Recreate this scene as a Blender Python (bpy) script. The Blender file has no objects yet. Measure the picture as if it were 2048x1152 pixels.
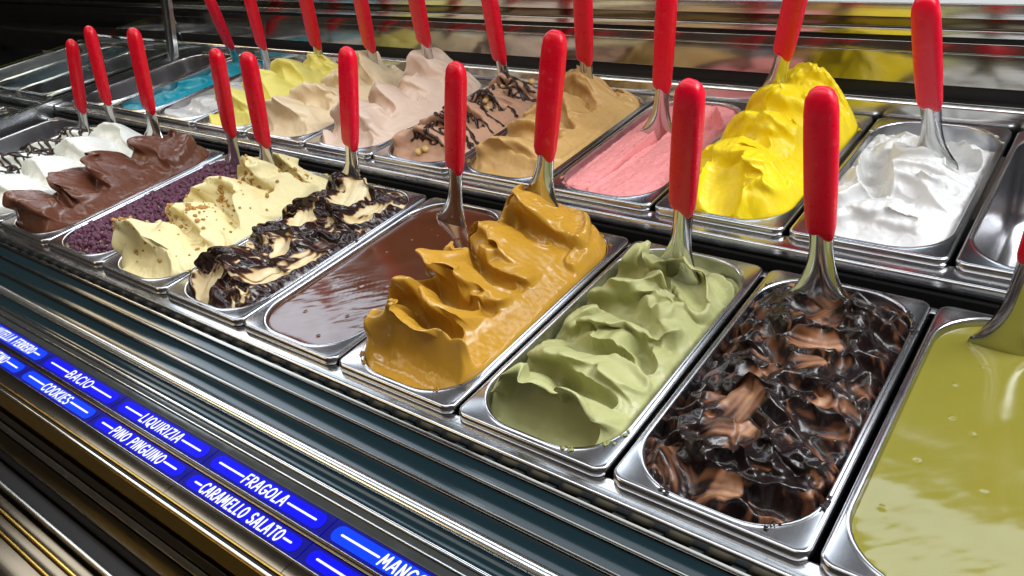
import bpy, bmesh, math, random
import numpy as np
from mathutils import Vector, Matrix

# ------------------------------------------------------------------ camera, world, lamps, exposure
SC = bpy.context.scene
COL = SC.collection
PI = math.pi

def make_camera():
    pos = Vector((0.1061, -0.3844, 0.4957)); yaw, pit, rol = -0.7325, -0.5609, -0.1737
    f = Vector((math.sin(yaw)*math.cos(pit), math.cos(yaw)*math.cos(pit), math.sin(pit)))
    r = Vector((math.cos(yaw), -math.sin(yaw), 0)); u = r.cross(f)
    r2 = math.cos(rol)*r + math.sin(rol)*u; u2 = -math.sin(rol)*r + math.cos(rol)*u
    cam = bpy.data.cameras.new('camera'); o = bpy.data.objects.new('camera', cam); COL.objects.link(o)
    m = Matrix((( r2.x, u2.x, -f.x, pos.x), (r2.y, u2.y, -f.y, pos.y), (r2.z, u2.z, -f.z, pos.z), (0, 0, 0, 1)))
    o.matrix_world = m
    cam.sensor_width = 36; cam.lens = 36*1575.2/2048; cam.clip_start = 0.01; cam.clip_end = 60
    SC.camera = o
make_camera()

W = bpy.data.worlds.new('World'); SC.world = W; W.use_nodes = True
bg = W.node_tree.nodes['Background']; bg.inputs[0].default_value = (1.0, 0.86, 0.70, 1); bg.inputs[1].default_value = 0.045

def area(name, loc, target, sx, sy, power, col):
    l = bpy.data.lights.new(name, 'AREA'); l.shape = 'RECTANGLE'; l.size = sx; l.size_y = sy; l.energy = power; l.color = col
    o = bpy.data.objects.new(name, l); COL.objects.link(o); o.location = loc
    d = Vector(target) - Vector(loc); o.rotation_euler = d.to_track_quat('-Z', 'Y').to_euler()
    return o
area('canopy_lamp', (-0.75, -0.04, 1.30), (-0.75, 0.20, 0.0), 3.8, 0.34, 16, (0.97, 0.98, 1.0))
area('right_window_lamp', (1.15, 0.85, 1.35), (-0.55, 0.35, 0.0), 1.7, 0.8, 56, (0.95, 0.98, 1.0))
area('rear_window_lamp_left', (-2.70, 1.50, 1.60), (-1.9, 0.30, 0.0), 1.9, 0.60, 19, (0.76, 0.88, 1.0))
area('rear_window_lamp_right', (-0.45, 1.50, 1.60), (-0.45, 0.30, 0.0), 2.5, 0.60, 20, (0.80, 0.90, 1.0))
area('neighbour_warm_fill', (-2.75, 0.78, 0.85), (-2.75, 0.50, 0.0), 0.8, 0.16, 3, (1.0, 0.80, 0.50))  # added lamp without a fitting, gives the neighbouring pans warm reflections
area('warm_shop_lamp', (-2.3, -1.5, 1.5), (-0.6, 0.2, 0.0), 1.3, 0.5, 8, (1.0, 0.78, 0.45))
area('ceiling_lamp', (-0.3, -1.3, 2.2), (-0.5, 0.3, 0.0), 1.6, 0.6, 5, (1.0, 0.96, 0.9))

VS = SC.view_settings
VS.view_transform = 'Standard'; VS.look = 'None'; VS.exposure = 0.18; VS.gamma = 1.0; VS.use_curve_mapping = False
SC.cycles.max_bounces = 8; SC.cycles.glossy_bounces = 5; SC.cycles.use_denoising = True

# ------------------------------------------------------------------ materials
def mat_new(name):
    m = bpy.data.materials.new(name); m.use_nodes = True
    nt = m.node_tree; return m, nt, nt.nodes['Principled BSDF']

def nd(nt, typ, **kw):
    n = nt.nodes.new(typ)
    for k, v in kw.items():
        if k.startswith('i_'):
            key = k[2:]; key = int(key) if key.isdigit() else key.replace('_', ' ')
            n.inputs[key].default_value = v
        else: setattr(n, k, v)
    return n

def ramp(nt, pts):
    r = nt.nodes.new('ShaderNodeValToRGB'); e = r.color_ramp.elements
    while len(e) < len(pts): e.new(0.5)
    for el, (p, c) in zip(e, pts): el.position = p; el.color = (*c, 1) if len(c) == 3 else c
    return r

def steel(name, base=(0.60, 0.60, 0.61), rough=0.22, axis='x', scratch=0.35, metallic=1.0, spread=1.0):
    m, nt, b = mat_new(name); L = nt.links
    tc = nd(nt, 'ShaderNodeTexCoord')
    mp = nd(nt, 'ShaderNodeMapping'); mp.inputs['Scale'].default_value = {'x': (6, 420, 420), 'y': (420, 6, 420), 'z': (420, 420, 6)}[axis]
    n1 = nd(nt, 'ShaderNodeTexNoise', i_Scale=1.0, i_Detail=4.0)
    L.new(tc.outputs['Object'], mp.inputs[0]); L.new(mp.outputs[0], n1.inputs['Vector'])
    n2 = nd(nt, 'ShaderNodeTexNoise', i_Scale=26.0, i_Detail=6.0, i_Roughness=0.65)
    L.new(tc.outputs['Object'], n2.inputs['Vector'])
    r1 = ramp(nt, [(0.3, (rough*(1-0.25*spread),)*3), (0.75, (min(1, rough*(1+0.6*spread)),)*3)])
    mx = nd(nt, 'ShaderNodeMix', data_type='FLOAT', i_0=0.55); L.new(n1.outputs[0], mx.inputs[2]); L.new(n2.outputs[0], mx.inputs[3])
    L.new(mx.outputs[0], r1.inputs[0]); L.new(r1.outputs[0], b.inputs['Roughness'])
    r2 = ramp(nt, [(0.35, tuple(c*0.90 for c in base)), (0.65, base)])
    L.new(n2.outputs[0], r2.inputs[0]); L.new(r2.outputs[0], b.inputs['Base Color'])
    bp = nd(nt, 'ShaderNodeBump', i_Strength=scratch, i_Distance=0.00025); L.new(n1.outputs[0], bp.inputs['Height']); L.new(bp.outputs[0], b.inputs['Normal'])
    b.inputs['Metallic'].default_value = metallic
    return m

def plain(name, col, rough=0.5, metallic=0.0, spec=0.5, coat=0.0, noise=0.0):
    m, nt, b = mat_new(name)
    b.inputs['Base Color'].default_value = (*col, 1); b.inputs['Roughness'].default_value = rough
    b.inputs['Metallic'].default_value = metallic; b.inputs['Specular IOR Level'].default_value = spec
    b.inputs['Coat Weight'].default_value = coat; b.inputs['Coat Roughness'].default_value = 0.06
    if noise:
        tc = nd(nt, 'ShaderNodeTexCoord'); n = nd(nt, 'ShaderNodeTexNoise', i_Scale=60.0, i_Detail=6.0)
        nt.links.new(tc.outputs['Object'], n.inputs['Vector'])
        r = ramp(nt, [(0.35, (max(0.02, rough-noise),)*3), (0.7, (min(1, rough+noise),)*3)])
        nt.links.new(n.outputs[0], r.inputs[0]); nt.links.new(r.outputs[0], b.inputs['Roughness'])
        c = ramp(nt, [(0.3, tuple(x*(1-noise) for x in col)), (0.7, col)])
        nt.links.new(n.outputs[0], c.inputs[0]); nt.links.new(c.outputs[0], b.inputs['Base Color'])
    return m

def glow(name, col, strength):
    m, nt, b = mat_new(name)
    b.inputs['Base Color'].default_value = (*[c*0.1 for c in col], 1); b.inputs['Roughness'].default_value = 0.4; b.inputs['Specular IOR Level'].default_value = 0.08
    b.inputs['Emission Color'].default_value = (*col, 1); b.inputs['Emission Strength'].default_value = strength
    return m

def gelato(name, stops, rough=0.38, sss=0.12, bump=0.25, fine=900.0, spec=0.4, speck=None, rough2=None):
    """colour by the 'tone' attribute of the churned surface; fine grain and strokes by bump"""
    m, nt, b = mat_new(name); L = nt.links
    at = nd(nt, 'ShaderNodeAttribute', attribute_name='tone')
    tc = nd(nt, 'ShaderNodeTexCoord')
    n = nd(nt, 'ShaderNodeTexNoise', i_Scale=55.0, i_Detail=5.0); L.new(tc.outputs['Object'], n.inputs['Vector'])
    ad = nd(nt, 'ShaderNodeMath', operation='MULTIPLY_ADD'); L.new(n.outputs[0], ad.inputs[0]); ad.inputs[1].default_value = 0.22
    sub = nd(nt, 'ShaderNodeMath', operation='SUBTRACT'); sub.inputs[1].default_value = 0.11
    L.new(at.outputs['Fac'], ad.inputs[2]); L.new(ad.outputs[0], sub.inputs[0])
    r = ramp(nt, stops); L.new(sub.outputs[0], r.inputs[0])
    colout = r.outputs[0]
    if speck:
        v = nd(nt, 'ShaderNodeTexNoise', i_Scale=420.0, i_Detail=1.0); L.new(tc.outputs['Object'], v.inputs['Vector'])
        sr = ramp(nt, [(0.70, (0, 0, 0)), (0.73, (1, 1, 1))]); L.new(v.outputs[0], sr.inputs[0])
        mx = nd(nt, 'ShaderNodeMix', data_type='RGBA'); L.new(sr.outputs[0], mx.inputs[0]); L.new(colout, mx.inputs[6]); mx.inputs[7].default_value = (*speck, 1)
        colout = mx.outputs[2]
    L.new(colout, b.inputs['Base Color'])
    if rough2 is not None:
        rr = ramp(nt, [(0.35, (rough,)*3), (0.6, (rough2,)*3)]); L.new(sub.outputs[0], rr.inputs[0]); L.new(rr.outputs[0], b.inputs['Roughness'])
    else:
        n3 = nd(nt, 'ShaderNodeTexNoise', i_Scale=40.0, i_Detail=4.0); L.new(tc.outputs['Object'], n3.inputs['Vector'])
        rr = ramp(nt, [(0.3, (rough*0.75,)*3), (0.7, (min(1, rough*1.3),)*3)]); L.new(n3.outputs[0], rr.inputs[0]); L.new(rr.outputs[0], b.inputs['Roughness'])
    b.inputs['Specular IOR Level'].default_value = spec
    if sss:
        b.inputs['Subsurface Weight'].default_value = sss; b.inputs['Subsurface Radius'].default_value = (0.006, 0.004, 0.002); b.inputs['Subsurface Scale'].default_value = 0.6
    g = nd(nt, 'ShaderNodeTexNoise', i_Scale=fine, i_Detail=3.0); L.new(tc.outputs['Object'], g.inputs['Vector'])
    g2 = nd(nt, 'ShaderNodeTexNoise', i_Scale=160.0, i_Detail=4.0); L.new(tc.outputs['Object'], g2.inputs['Vector'])
    ga = nd(nt, 'ShaderNodeMath', operation='MULTIPLY_ADD'); L.new(g.outputs[0], ga.inputs[0]); ga.inputs[1].default_value = 0.4; L.new(g2.outputs[0], ga.inputs[2])
    pit = nd(nt, 'ShaderNodeTexNoise', i_Scale=330.0, i_Detail=1.0); L.new(tc.outputs['Object'], pit.inputs['Vector'])
    pr = ramp(nt, [(0.68, (1, 1, 1)), (0.74, (0, 0, 0))]); L.new(pit.outputs[0], pr.inputs[0])
    gb = nd(nt, 'ShaderNodeMath', operation='ADD'); L.new(ga.outputs[0], gb.inputs[0]); L.new(pr.outputs[0], gb.inputs[1])
    bp = nd(nt, 'ShaderNodeBump', i_Strength=bump, i_Distance=0.0012); L.new(gb.outputs[0], bp.inputs['Height']); L.new(bp.outputs[0], b.inputs['Normal'])
    return m

M = dict(
    pan=steel('pan_steel', (0.52, 0.52, 0.54), 0.22, 'y', 0.02, spread=0.25),
    rail=steel('rail_steel', (0.58, 0.58, 0.58), 0.20, 'x', 0.3),
    bar=steel('bar_steel', (0.21, 0.19, 0.165), 0.14, 'x', 0.15),
    mirror=steel('mirror_steel', (0.50, 0.48, 0.44), 0.13, 'x', 0.10),
    band=steel('band_steel', (0.66, 0.66, 0.65), 0.16, 'x', 0.3),
    chrome=plain('chrome', (0.75, 0.76, 0.77), 0.10, 1.0),
    bead=plain('satin_bead', (0.72, 0.74, 0.75), 0.22, 1.0),
    gold_sheen=steel('gold_sheen_steel', (0.60, 0.40, 0.10), 0.17, 'x', 0.06, spread=0.4),  # polished steel with its gold reflections put into the base colour
    bronze=steel('dull_steel_strip', (0.17, 0.145, 0.105), 0.15, 'x', 0.05, spread=0.3),
    blade=steel('spatula_steel', (0.58, 0.58, 0.57), 0.13, 'z', 0.12),
    teal=plain('dark_teal_panel', (0.007, 0.017, 0.021), 0.12, 0.0, 0.22),
    black=plain('black_plastic', (0.006, 0.006, 0.007), 0.4, 0.0, 0.3),
    dark=plain('dark_case', (0.004, 0.004, 0.004), 0.7, 0.0, 0.1),
    acrylic=plain('grey_acrylic', (0.045, 0.048, 0.045), 0.16, 0.2, 0.5, noise=0.05),
    tube=plain('beige_tube', (0.16, 0.14, 0.095), 0.5, noise=0.15),
    tooth=plain('grille_plastic', (0.035, 0.042, 0.045), 0.3),
    window_white=plain('window_light_white', (0.60, 0.64, 0.64), 0.35),  # opaque white in place of window light behind glass
    bluedark=glow('blue_backing', (0.002, 0.002, 0.20), 1.0),
    blue=glow('lit_blue', (0.0, 0.001, 0.74), 1.0),
    bluelight=glow('lit_light_blue', (0.0, 0.045, 0.95), 1.0),
    white=glow('lit_white', (0.95, 0.97, 1.0), 1.0),
)
def red_plastic():
    m, nt, b = mat_new('red_plastic'); L = nt.links
    tc = nd(nt, 'ShaderNodeTexCoord'); oi = nd(nt, 'ShaderNodeObjectInfo')
    n = nd(nt, 'ShaderNodeTexNoise', i_Scale=85.0, i_Detail=8.0, i_Roughness=0.7)
    ad = nd(nt, 'ShaderNodeVectorMath', operation='ADD'); L.new(tc.outputs['Object'], ad.inputs[0]); L.new(oi.outputs['Random'], ad.inputs[1]); L.new(ad.outputs[0], n.inputs['Vector'])
    r = ramp(nt, [(0.58, (0, 0, 0)), (0.72, (0.22, 0.22, 0.22))]); L.new(n.outputs[0], r.inputs[0])
    c = ramp(nt, [(0.0, (0.60, 0.001, 0.014)), (1.0, (0.76, 0.002, 0.026))]); L.new(oi.outputs['Random'], c.inputs[0])
    mx = nd(nt, 'ShaderNodeMix', data_type='RGBA'); L.new(r.outputs[0], mx.inputs[0]); L.new(c.outputs[0], mx.inputs[6]); mx.inputs[7].default_value = (0.80, 0.22, 0.22, 1)
    L.new(mx.outputs[2], b.inputs['Base Color'])
    rr = ramp(nt, [(0.35, (0.24,)*3), (0.7, (0.48,)*3)]); L.new(n.outputs[0], rr.inputs[0]); L.new(rr.outputs[0], b.inputs['Roughness'])
    bp = nd(nt, 'ShaderNodeBump', i_Strength=0.08, i_Distance=0.0005); L.new(n.outputs[0], bp.inputs['Height']); L.new(bp.outputs[0], b.inputs['Normal'])
    b.inputs['Specular IOR Level'].default_value = 0.4
    return m
M['red'] = red_plastic()
def make_glass():
    m, nt, b = mat_new('clear_glass'); nt.nodes.remove(b)
    tr = nd(nt, 'ShaderNodeBsdfTransparent'); tr.inputs[0].default_value = (0.80, 0.84, 0.83, 1)
    gl = nd(nt, 'ShaderNodeBsdfGlossy'); gl.inputs['Roughness'].default_value = 0.02
    fr = nd(nt, 'ShaderNodeFresnel'); fr.inputs[0].default_value = 1.5
    mx = nd(nt, 'ShaderNodeMixShader'); out = nt.nodes['Material Output']
    nt.links.new(fr.outputs[0], mx.inputs[0]); nt.links.new(tr.outputs[0], mx.inputs[1]); nt.links.new(gl.outputs[0], mx.inputs[2]); nt.links.new(mx.outputs[0], out.inputs[0])
    return m
M['glass'] = make_glass()

# ------------------------------------------------------------------ helpers
def link(name, me, mat, parent=None, smooth=True):
    if mat and not me.materials: me.materials.append(mat)
    if smooth: me.polygons.foreach_set('use_smooth', [True]*len(me.polygons))
    o = bpy.data.objects.new(name, me); COL.objects.link(o)
    if parent: o.parent = parent
    return o
def pyd(verts, faces):
    me = bpy.data.meshes.new('m'); me.from_pydata([tuple(v) for v in verts], [], [tuple(f) for f in faces]); me.update(); return me
def tag(o, label, cat, group=None, kind=None):
    o['label'] = label; o['category'] = cat
    if group: o['group'] = group
    if kind: o['kind'] = kind
    return o
def empty(name, loc=(0, 0, 0)):
    o = bpy.data.objects.new(name, None); o.empty_display_size = 0.02; COL.objects.link(o); o.location = loc; return o

def round_profile(pts, r, n=4):
    out = []; N = len(pts)
    for i in range(N):
        p = Vector(pts[i]); a = (Vector(pts[i-1])-p); b = (Vector(pts[(i+1) % N])-p)
        rr = min(r, a.length*0.45, b.length*0.45)
        if rr < 1e-5: out.append(tuple(p)); continue
        p0 = p + a.normalized()*rr; p1 = p + b.normalized()*rr
        for k in range(n+1):
            t = k/n; q = p0.lerp(p, t).lerp(p.lerp(p1, t), t); out.append((q.x, q.y))
    return out
def prism(name, prof, xa, xb, mat, parent=None, r=0.0, smooth=True):
    """a bar of (y, z) profile drawn along x"""
    if r: prof = round_profile(prof, r)
    n = len(prof)
    vs = [(xa, y, z) for y, z in prof] + [(xb, y, z) for y, z in prof]
    fs = [(i, (i+1) % n, n+(i+1) % n, n+i) for i in range(n)] + [tuple(range(n-1, -1, -1)), tuple(range(n, 2*n))]
    me = pyd(vs, fs); bm = bmesh.new(); bm.from_mesh(me); bmesh.ops.recalc_face_normals(bm, faces=bm.faces); bm.to_mesh(me); bm.free()
    o = link(name, me, mat, parent, smooth)
    if smooth: me.set_sharp_from_angle(angle=math.radians(40))
    return o
def boxp(name, x0, x1, y0, y1, z0, z1, mat, parent=None, r=0.001):
    return prism(name, [(y0, z0), (y1, z0), (y1, z1), (y0, z1)], x0, x1, mat, parent, r)

# ------------------------------------------------------------------ numpy noise
def _h(ix, iy, seed):
    n = (ix.astype(np.int64)*374761393 + iy.astype(np.int64)*668265263 + seed*1274126177) & 0xffffffff
    n = ((n ^ (n >> 13))*1274126177) & 0xffffffff
    n = (n ^ (n >> 16)) & 0xffff
    return n/65535.0*2*PI
def perlin(x, y, seed=0):
    x = np.asarray(x, float); y = np.asarray(y, float)
    x0 = np.floor(x); y0 = np.floor(y); fx = x-x0; fy = y-y0
    u = fx*fx*fx*(fx*(fx*6-15)+10); v = fy*fy*fy*(fy*(fy*6-15)+10)
    def g(dx, dy):
        a = _h(x0+dx, y0+dy, seed); return np.cos(a)*(fx-dx)+np.sin(a)*(fy-dy)
    a = g(0, 0); b = g(1, 0); c = g(0, 1); d = g(1, 1)
    return ((a+(b-a)*u) + ((c+(d-c)*u)-(a+(b-a)*u))*v)*1.5
def fbm(x, y, seed=0, oct=4, gain=0.5):
    s = 0; a = 1.0; f = 1.0
    for i in range(oct): s = s + a*perlin(x*f, y*f, seed+i*17); a *= gain; f *= 2.03
    return s
def sstep(a, b, x):
    t = np.clip((x-a)/(b-a), 0, 1); return t*t*(3-2*t)
def smin(a, b, k):
    h = np.clip(0.5+0.5*(b-a)/k, 0, 1); return b+(a-b)*h-k*h*(1-h)
def blur(a, n):
    for ax in (0, 1):
        for _ in range(2):
            k = np.ones(2*n+1)/(2*n+1); pad = [(0, 0), (0, 0)]; pad[ax] = (n, n)
            b = np.pad(a, pad, mode='edge'); c = np.cumsum(b, axis=ax); z = np.zeros_like(np.take(c, [0], axis=ax)); c = np.concatenate([z, c], axis=ax)
            L = a.shape[ax]; a = (np.take(c, range(2*n+1, 2*n+1+L), axis=ax)-np.take(c, range(0, L), axis=ax))/(2*n+1)
    return a

# ------------------------------------------------------------------ pans
P = 0.1728; PL = 0.36; ZR2 = 0.0232; YR2 = 0.4025
OHW, OY0, OY1, OR = 0.0762, 0.0095, 0.3505, 0.055      # opening
def rrect(hw, y0, y1, r, n=10):
    pts = []
    for cx, cy, a0 in ((hw-r, y0+r, -PI/2), (hw-r, y1-r, 0), (-hw+r, y1-r, PI/2), (-hw+r, y0+r, PI)):
        for k in range(n+1):
            a = a0+k/n*PI/2; pts.append((cx+r*math.cos(a), cy+r*math.sin(a)))
    return pts
def pan_mesh():
    o = lambda d, z: [(x, y, z) for x, y in rrect(0.0840-d, 0.0+d, PL-d, max(0.003, 0.013-d))]
    i = lambda d, z: [(x, y, z) for x, y in rrect(OHW-d, OY0+d, OY1-d, OR-max(0, d)*0.6)]
    rings = [o(0.0016, -0.0085), o(0.0006, -0.0092), o(0, -0.0086), o(0, -0.0045), o(0.0004, -0.0022), o(0.0014, -0.0006), o(0.003, 0.0), o(0.0045, 0.0002),
             i(-0.0042, 0.0001), i(-0.003, 0.0009), i(-0.0018, 0.0013), i(-0.0006, 0.0008), i(0.0, -0.0008), i(0.0004, -0.004), i(0.0012, -0.02),
             i(0.006, -0.100), i(0.009, -0.111), i(0.016, -0.117), i(0.026, -0.119)]
    n = len(rings[0]); vs = [v for r in rings for v in r]; fs = []
    for a in range(len(rings)-1):
        for k in range(n): fs.append((a*n+k, a*n+(k+1) % n, (a+1)*n+(k+1) % n, (a+1)*n+k))
    fs.append(tuple(range((len(rings)-1)*n, len(rings)*n)))
    return pyd(vs, fs)
PANMESH = pan_mesh()
def pan(cx, row, label, y_off=0.0, rot=0.0):
    o = link('gelato_pan', PANMESH, M['pan'])
    o.location = (cx, YR2 if row == 2 else 0.0, ZR2 if row == 2 else 0.0)
    tag(o, label, 'pan', 'stainless gelato pans in the case'); return o

# ------------------------------------------------------------------ gelato surfaces
class Field:
    """height field of the gelato in one pan (x across, y along); strokes and folds are sculpted on a raster and then meshed"""
    def __init__(s, res=0.001, seed=0):
        s.res = res; s.seed = seed; s.rng = random.Random(seed)
        s.xs = np.arange(-0.09, 0.0901, res); s.ys = np.arange(-0.01, 0.3701, res)
        s.X, s.Y = np.meshgrid(s.xs, s.ys)
        s.h = np.zeros_like(s.X); s.tone = np.full_like(s.X, 0.5); s.dx = np.zeros_like(s.X); s.dy = np.zeros_like(s.X)
        qx = np.abs(s.X)-(OHW-OR); qy = np.abs(s.Y-(OY0+OY1)/2)-((OY1-OY0)/2-OR)
        s.dw = -(np.hypot(np.maximum(qx, 0), np.maximum(qy, 0))+np.minimum(np.maximum(qx, qy), 0)-OR)
    def mound(s, zr, zl, zc, uc=-0.02, pr=1.3, pl=1.6, front=0.05, zf=0.0, back=0.03, zb=0.0):
        """ridge of height zc(y) at x=uc, falling to zr at the right wall and zl at the left; front/back ends fall to zf/zb"""
        X, Y = s.X, s.Y
        zc = np.interp(s.ys, [a for a, b in zc], [b for a, b in zc])[:, None] if isinstance(zc, list) else zc
        uc = np.interp(s.ys, [a for a, b in uc], [b for a, b in uc])[:, None] if isinstance(uc, list) else uc
        tr = np.clip((X-uc)/(OHW-uc), 0, 1.1); tl = np.clip((uc-X)/(OHW+uc), 0, 1.1)
        h = np.where(X > uc, zr+(zc-zr)*(1-tr**pr), zl+(zc-zl)*(1-tl**pl))
        ef = sstep(0, 1, (Y-OY0)/front)**0.6; eb = sstep(0, 1, (OY1-Y)/back)**0.6
        h = zf+(h-zf)*ef; h = zb+(h-zb)*eb
        s.h = h; return s
    def waves(s, crests, amp, slant=0.0, warp=0.006, fp=0.60, u0=-0.085, u1=0.055, pr=1.7, pt=1.8, lean=0.5, leanx=0.0, seed=None, wl=0.045, jag=0.09, bend=0.012, streak=0.0004):
        """thick folded lips across the pan (one per crest, y at five stations across): dished pocket in front, domed top behind; fading beyond u1"""
        X, Y = s.X, s.Y; sd = s.seed if seed is None else seed; rs = np.random.RandomState(sd+5)
        st = np.array([-0.078, -0.04, 0.0, 0.04, 0.078]); xx = s.xs
        cs = []
        for c in crests:
            c = np.array(c, float) if np.ndim(c) else c+slant*st+bend*rs.randn(5)*np.array([.6, 1, 1, 1, .6])
            p = np.polyfit(st, c, 4); cs.append(np.polyval(p, np.clip(xx, -0.08, 0.08)))
        cs = np.array(cs); cs = np.maximum.accumulate(cs+np.arange(len(cs))[:, None]*1e-4, axis=0)
        cs = np.concatenate([cs[:1]-0.075, cs, cs[-1:]+0.075])
        v = Y+warp*fbm(X/wl, Y/wl, sd, 2)
        ph = np.zeros_like(X)
        for i in range(len(cs)-1): ph += np.clip((v-cs[i][None, :])/np.maximum(cs[i+1]-cs[i], 0.012)[None, :], 0, 1)
        i = np.minimum(np.floor(ph), len(cs)-2); f = ph-i
        up = f > fp
        w = np.where(up, (np.clip(f-fp, 0, 1)/(1-fp))**pr, 1-np.clip(f/fp, 0, 1)**pt)
        w = smin(w, 0.90+0*w, 0.22)/0.9
        A = 1+0.22*rs.randn(len(cs)+2); ui = 0.014*rs.randn(len(cs)+2)
        ci = np.where(up, i+1, i).astype(int); fade = np.clip(f*1.0, 0, 1)
        Ai = A[i.astype(int)]*(1-fade)+A[i.astype(int)+1]*fade; Ui = ui[i.astype(int)]*(1-fade)+ui[i.astype(int)+1]*fade
        m = sstep(u0, u0+0.03, X)*(1-sstep(u1-0.05+Ui, u1+0.012+Ui, X))
        cn = 1+jag*fbm(X/0.018, ci*3.7, sd+9, 3)
        s.h = s.h+amp*w*m*Ai*cn-amp*0.5*m
        s.h = s.h+streak*m*perlin(ph*26+2*perlin(X/0.02, Y/0.02, sd+2), X/0.06, sd+21)
        L = sstep(0.3, 1.0, w)*m*amp*lean*Ai
        s.dy -= L; s.dx += leanx*L
        s.tone = s.tone+0.06*(w-0.4)*m
        s.wave = w*m
        return s
    def stroke(s, A, B, C=None, w=0.022, za=None, zb=None, dish=0.25, roll=0.0, lip=0.004, lipw=0.003, endlip=0.006, stri=0.0006, soft=0.004, lipr=1.0, startfade=0.25, lean=0.5, taper=0.0, tone=None, mode='set'):
        """one pass of the spatula from A to B: a dished facet with burrs along its sides and a lip at its end"""
        A = np.array(A); B = np.array(B); C = (A+B)/2 if C is None else np.array(C)
        n = 40; t = np.linspace(0, 1, n)[:, None]; pts = (1-t)**2*A+2*t*(1-t)*C+t*t*B
        tg = np.gradient(pts, axis=0); tg /= np.linalg.norm(tg, axis=1)[:, None]
        x0, x1 = pts[:, 0].min()-2*w, pts[:, 0].max()+2*w; y0, y1 = pts[:, 1].min()-2*w, pts[:, 1].max()+2*w
        ix = np.where((s.xs >= x0) & (s.xs <= x1))[0]; iy = np.where((s.ys >= y0) & (s.ys <= y1))[0]
        if len(ix) < 2 or len(iy) < 2: return s
        sl = np.s_[iy[0]:iy[-1]+1, ix[0]:ix[-1]+1]
        X, Y = s.X[sl], s.Y[sl]; h = s.h[sl]
        D = (X[..., None]-pts[:, 0])**2+(Y[..., None]-pts[:, 1])**2
        k = D.argmin(-1); tx, ty = tg[k, 0], tg[k, 1]; rx, ry = X-pts[k, 0], Y-pts[k, 1]
        d = -rx*ty+ry*tx; al = rx*tx+ry*ty
        dist = np.sqrt(D.min(-1)); seg = np.linalg.norm(np.diff(pts, axis=0), axis=1).mean(); tt = np.clip((k+np.clip(al/seg, -0.6, 0.6))/(n-1), 0, 1)
        def smp(p):
            gx = np.clip(((p[0]-s.xs[0])/s.res), 0, len(s.xs)-1); gy = np.clip(((p[1]-s.ys[0])/s.res), 0, len(s.ys)-1); return s.h[int(gy), int(gx)]
        za = smp(A) if za is None else za; zb = smp(B) if zb is None else zb
        ww = w*(1-taper*tt)
        zs = za+(zb-za)*tt+dish*ww*((d/ww)**2-0.35)+roll*d+stri*perlin(d/0.0016, tt*3+s.seed, s.seed+int(abs(A[0])*9999))+stri*1.5*perlin(d/0.005, tt*2, s.seed+7)
        e = ww*(1+0.10*perlin(tt*6, np.sign(d)*3.3, s.seed+int(abs(A[1])*9999)))
        mk = (1-sstep(e-soft*0.5, e+soft*0.5, dist))*sstep(0, startfade, tt+0.02)
        new = h*(1-mk)+zs*mk if mode == 'set' else (h*(1-mk)+np.minimum(h, zs)*mk if mode == 'cut' else h*(1-mk)+np.maximum(h, zs)*mk)
        cap = sstep(0.0, 0.004, al)*(tt > 0.98)
        side = np.where(d > 0, 1.0, lipr)*(1-cap)
        bur = np.exp(-((dist-e)/lipw)**2)*sstep(0, 0.35, tt)*(1+0.5*fbm(tt*9, np.sign(d)*2.1, s.seed+31, 2))
        new = new+bur*(lip*side+endlip*cap)
        s.h[sl] = new
        nx = np.where(cap > 0, tx, -ty*np.sign(d)); ny = np.where(cap > 0, ty, tx*np.sign(d))
        am = bur*(lip*side+endlip*cap)*lean
        s.dx[sl] = s.dx[sl]*(1-mk)+am*nx; s.dy[sl] = s.dy[sl]*(1-mk)+am*ny
        if tone is not None: s.tone[sl] = s.tone[sl]*(1-mk)+(tone*(0.72+0.28*sstep(0.0, 0.7, tt))+0.22*perlin(d/0.0035, tt*1.2, s.seed+77)+0.18*perlin(d/0.010, tt*1.4, s.seed+78))*mk
        return s
    def ridge(s, path, H, wf=0.0045, wb=0.014, lean=0.9, dip=0.35):
        """a curled lip along a path: undercut in front (right of the path's direction), rolling off behind"""
        p = np.array(path, float); P_ = np.vstack([2*p[0]-p[1], p, 2*p[-1]-p[-2]]); out = []
        for i in range(1, len(P_)-2):
            t = np.linspace(0, 1, 14, endpoint=False)[:, None]; a, b, c, d = P_[i-1], P_[i], P_[i+1], P_[i+2]
            out.append(0.5*((2*b)+(-a+c)*t+(2*a-5*b+4*c-d)*t**2+(-a+3*b-3*c+d)*t**3))
        pts = np.vstack(out+[p[-1:]]); n = len(pts); tg = np.gradient(pts, axis=0); tg /= np.linalg.norm(tg, axis=1)[:, None]+1e-9
        D = (s.X[..., None]-pts[:, 0])**2+(s.Y[..., None]-pts[:, 1])**2; k = D.argmin(-1); dist = np.sqrt(D.min(-1))
        tx, ty = tg[k, 0], tg[k, 1]; rx, ry = s.X-pts[k, 0], s.Y-pts[k, 1]; d = -rx*ty+ry*tx; tt = k/(n-1)
        tp = sstep(0, 0.2, tt)*(1-sstep(0.75, 1.0, tt)*0.85)*(1+0.25*fbm(tt*7, tt*0, s.seed+int(H*1e5), 2))
        e = np.where(d > 0, np.exp(-(dist/wb)**1.5), np.exp(-(dist/wf)**2))
        fr = np.where(d < 0, np.exp(-((dist-2.4*wf)/(2.2*wf))**2), 0)
        s.h = s.h+H*tp*(e-dip*fr); q = e**2*tp*H*lean
        s.dx += q*ty; s.dy -= q*tx; s.tone += 0.05*tp*(e-fr); return s
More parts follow.
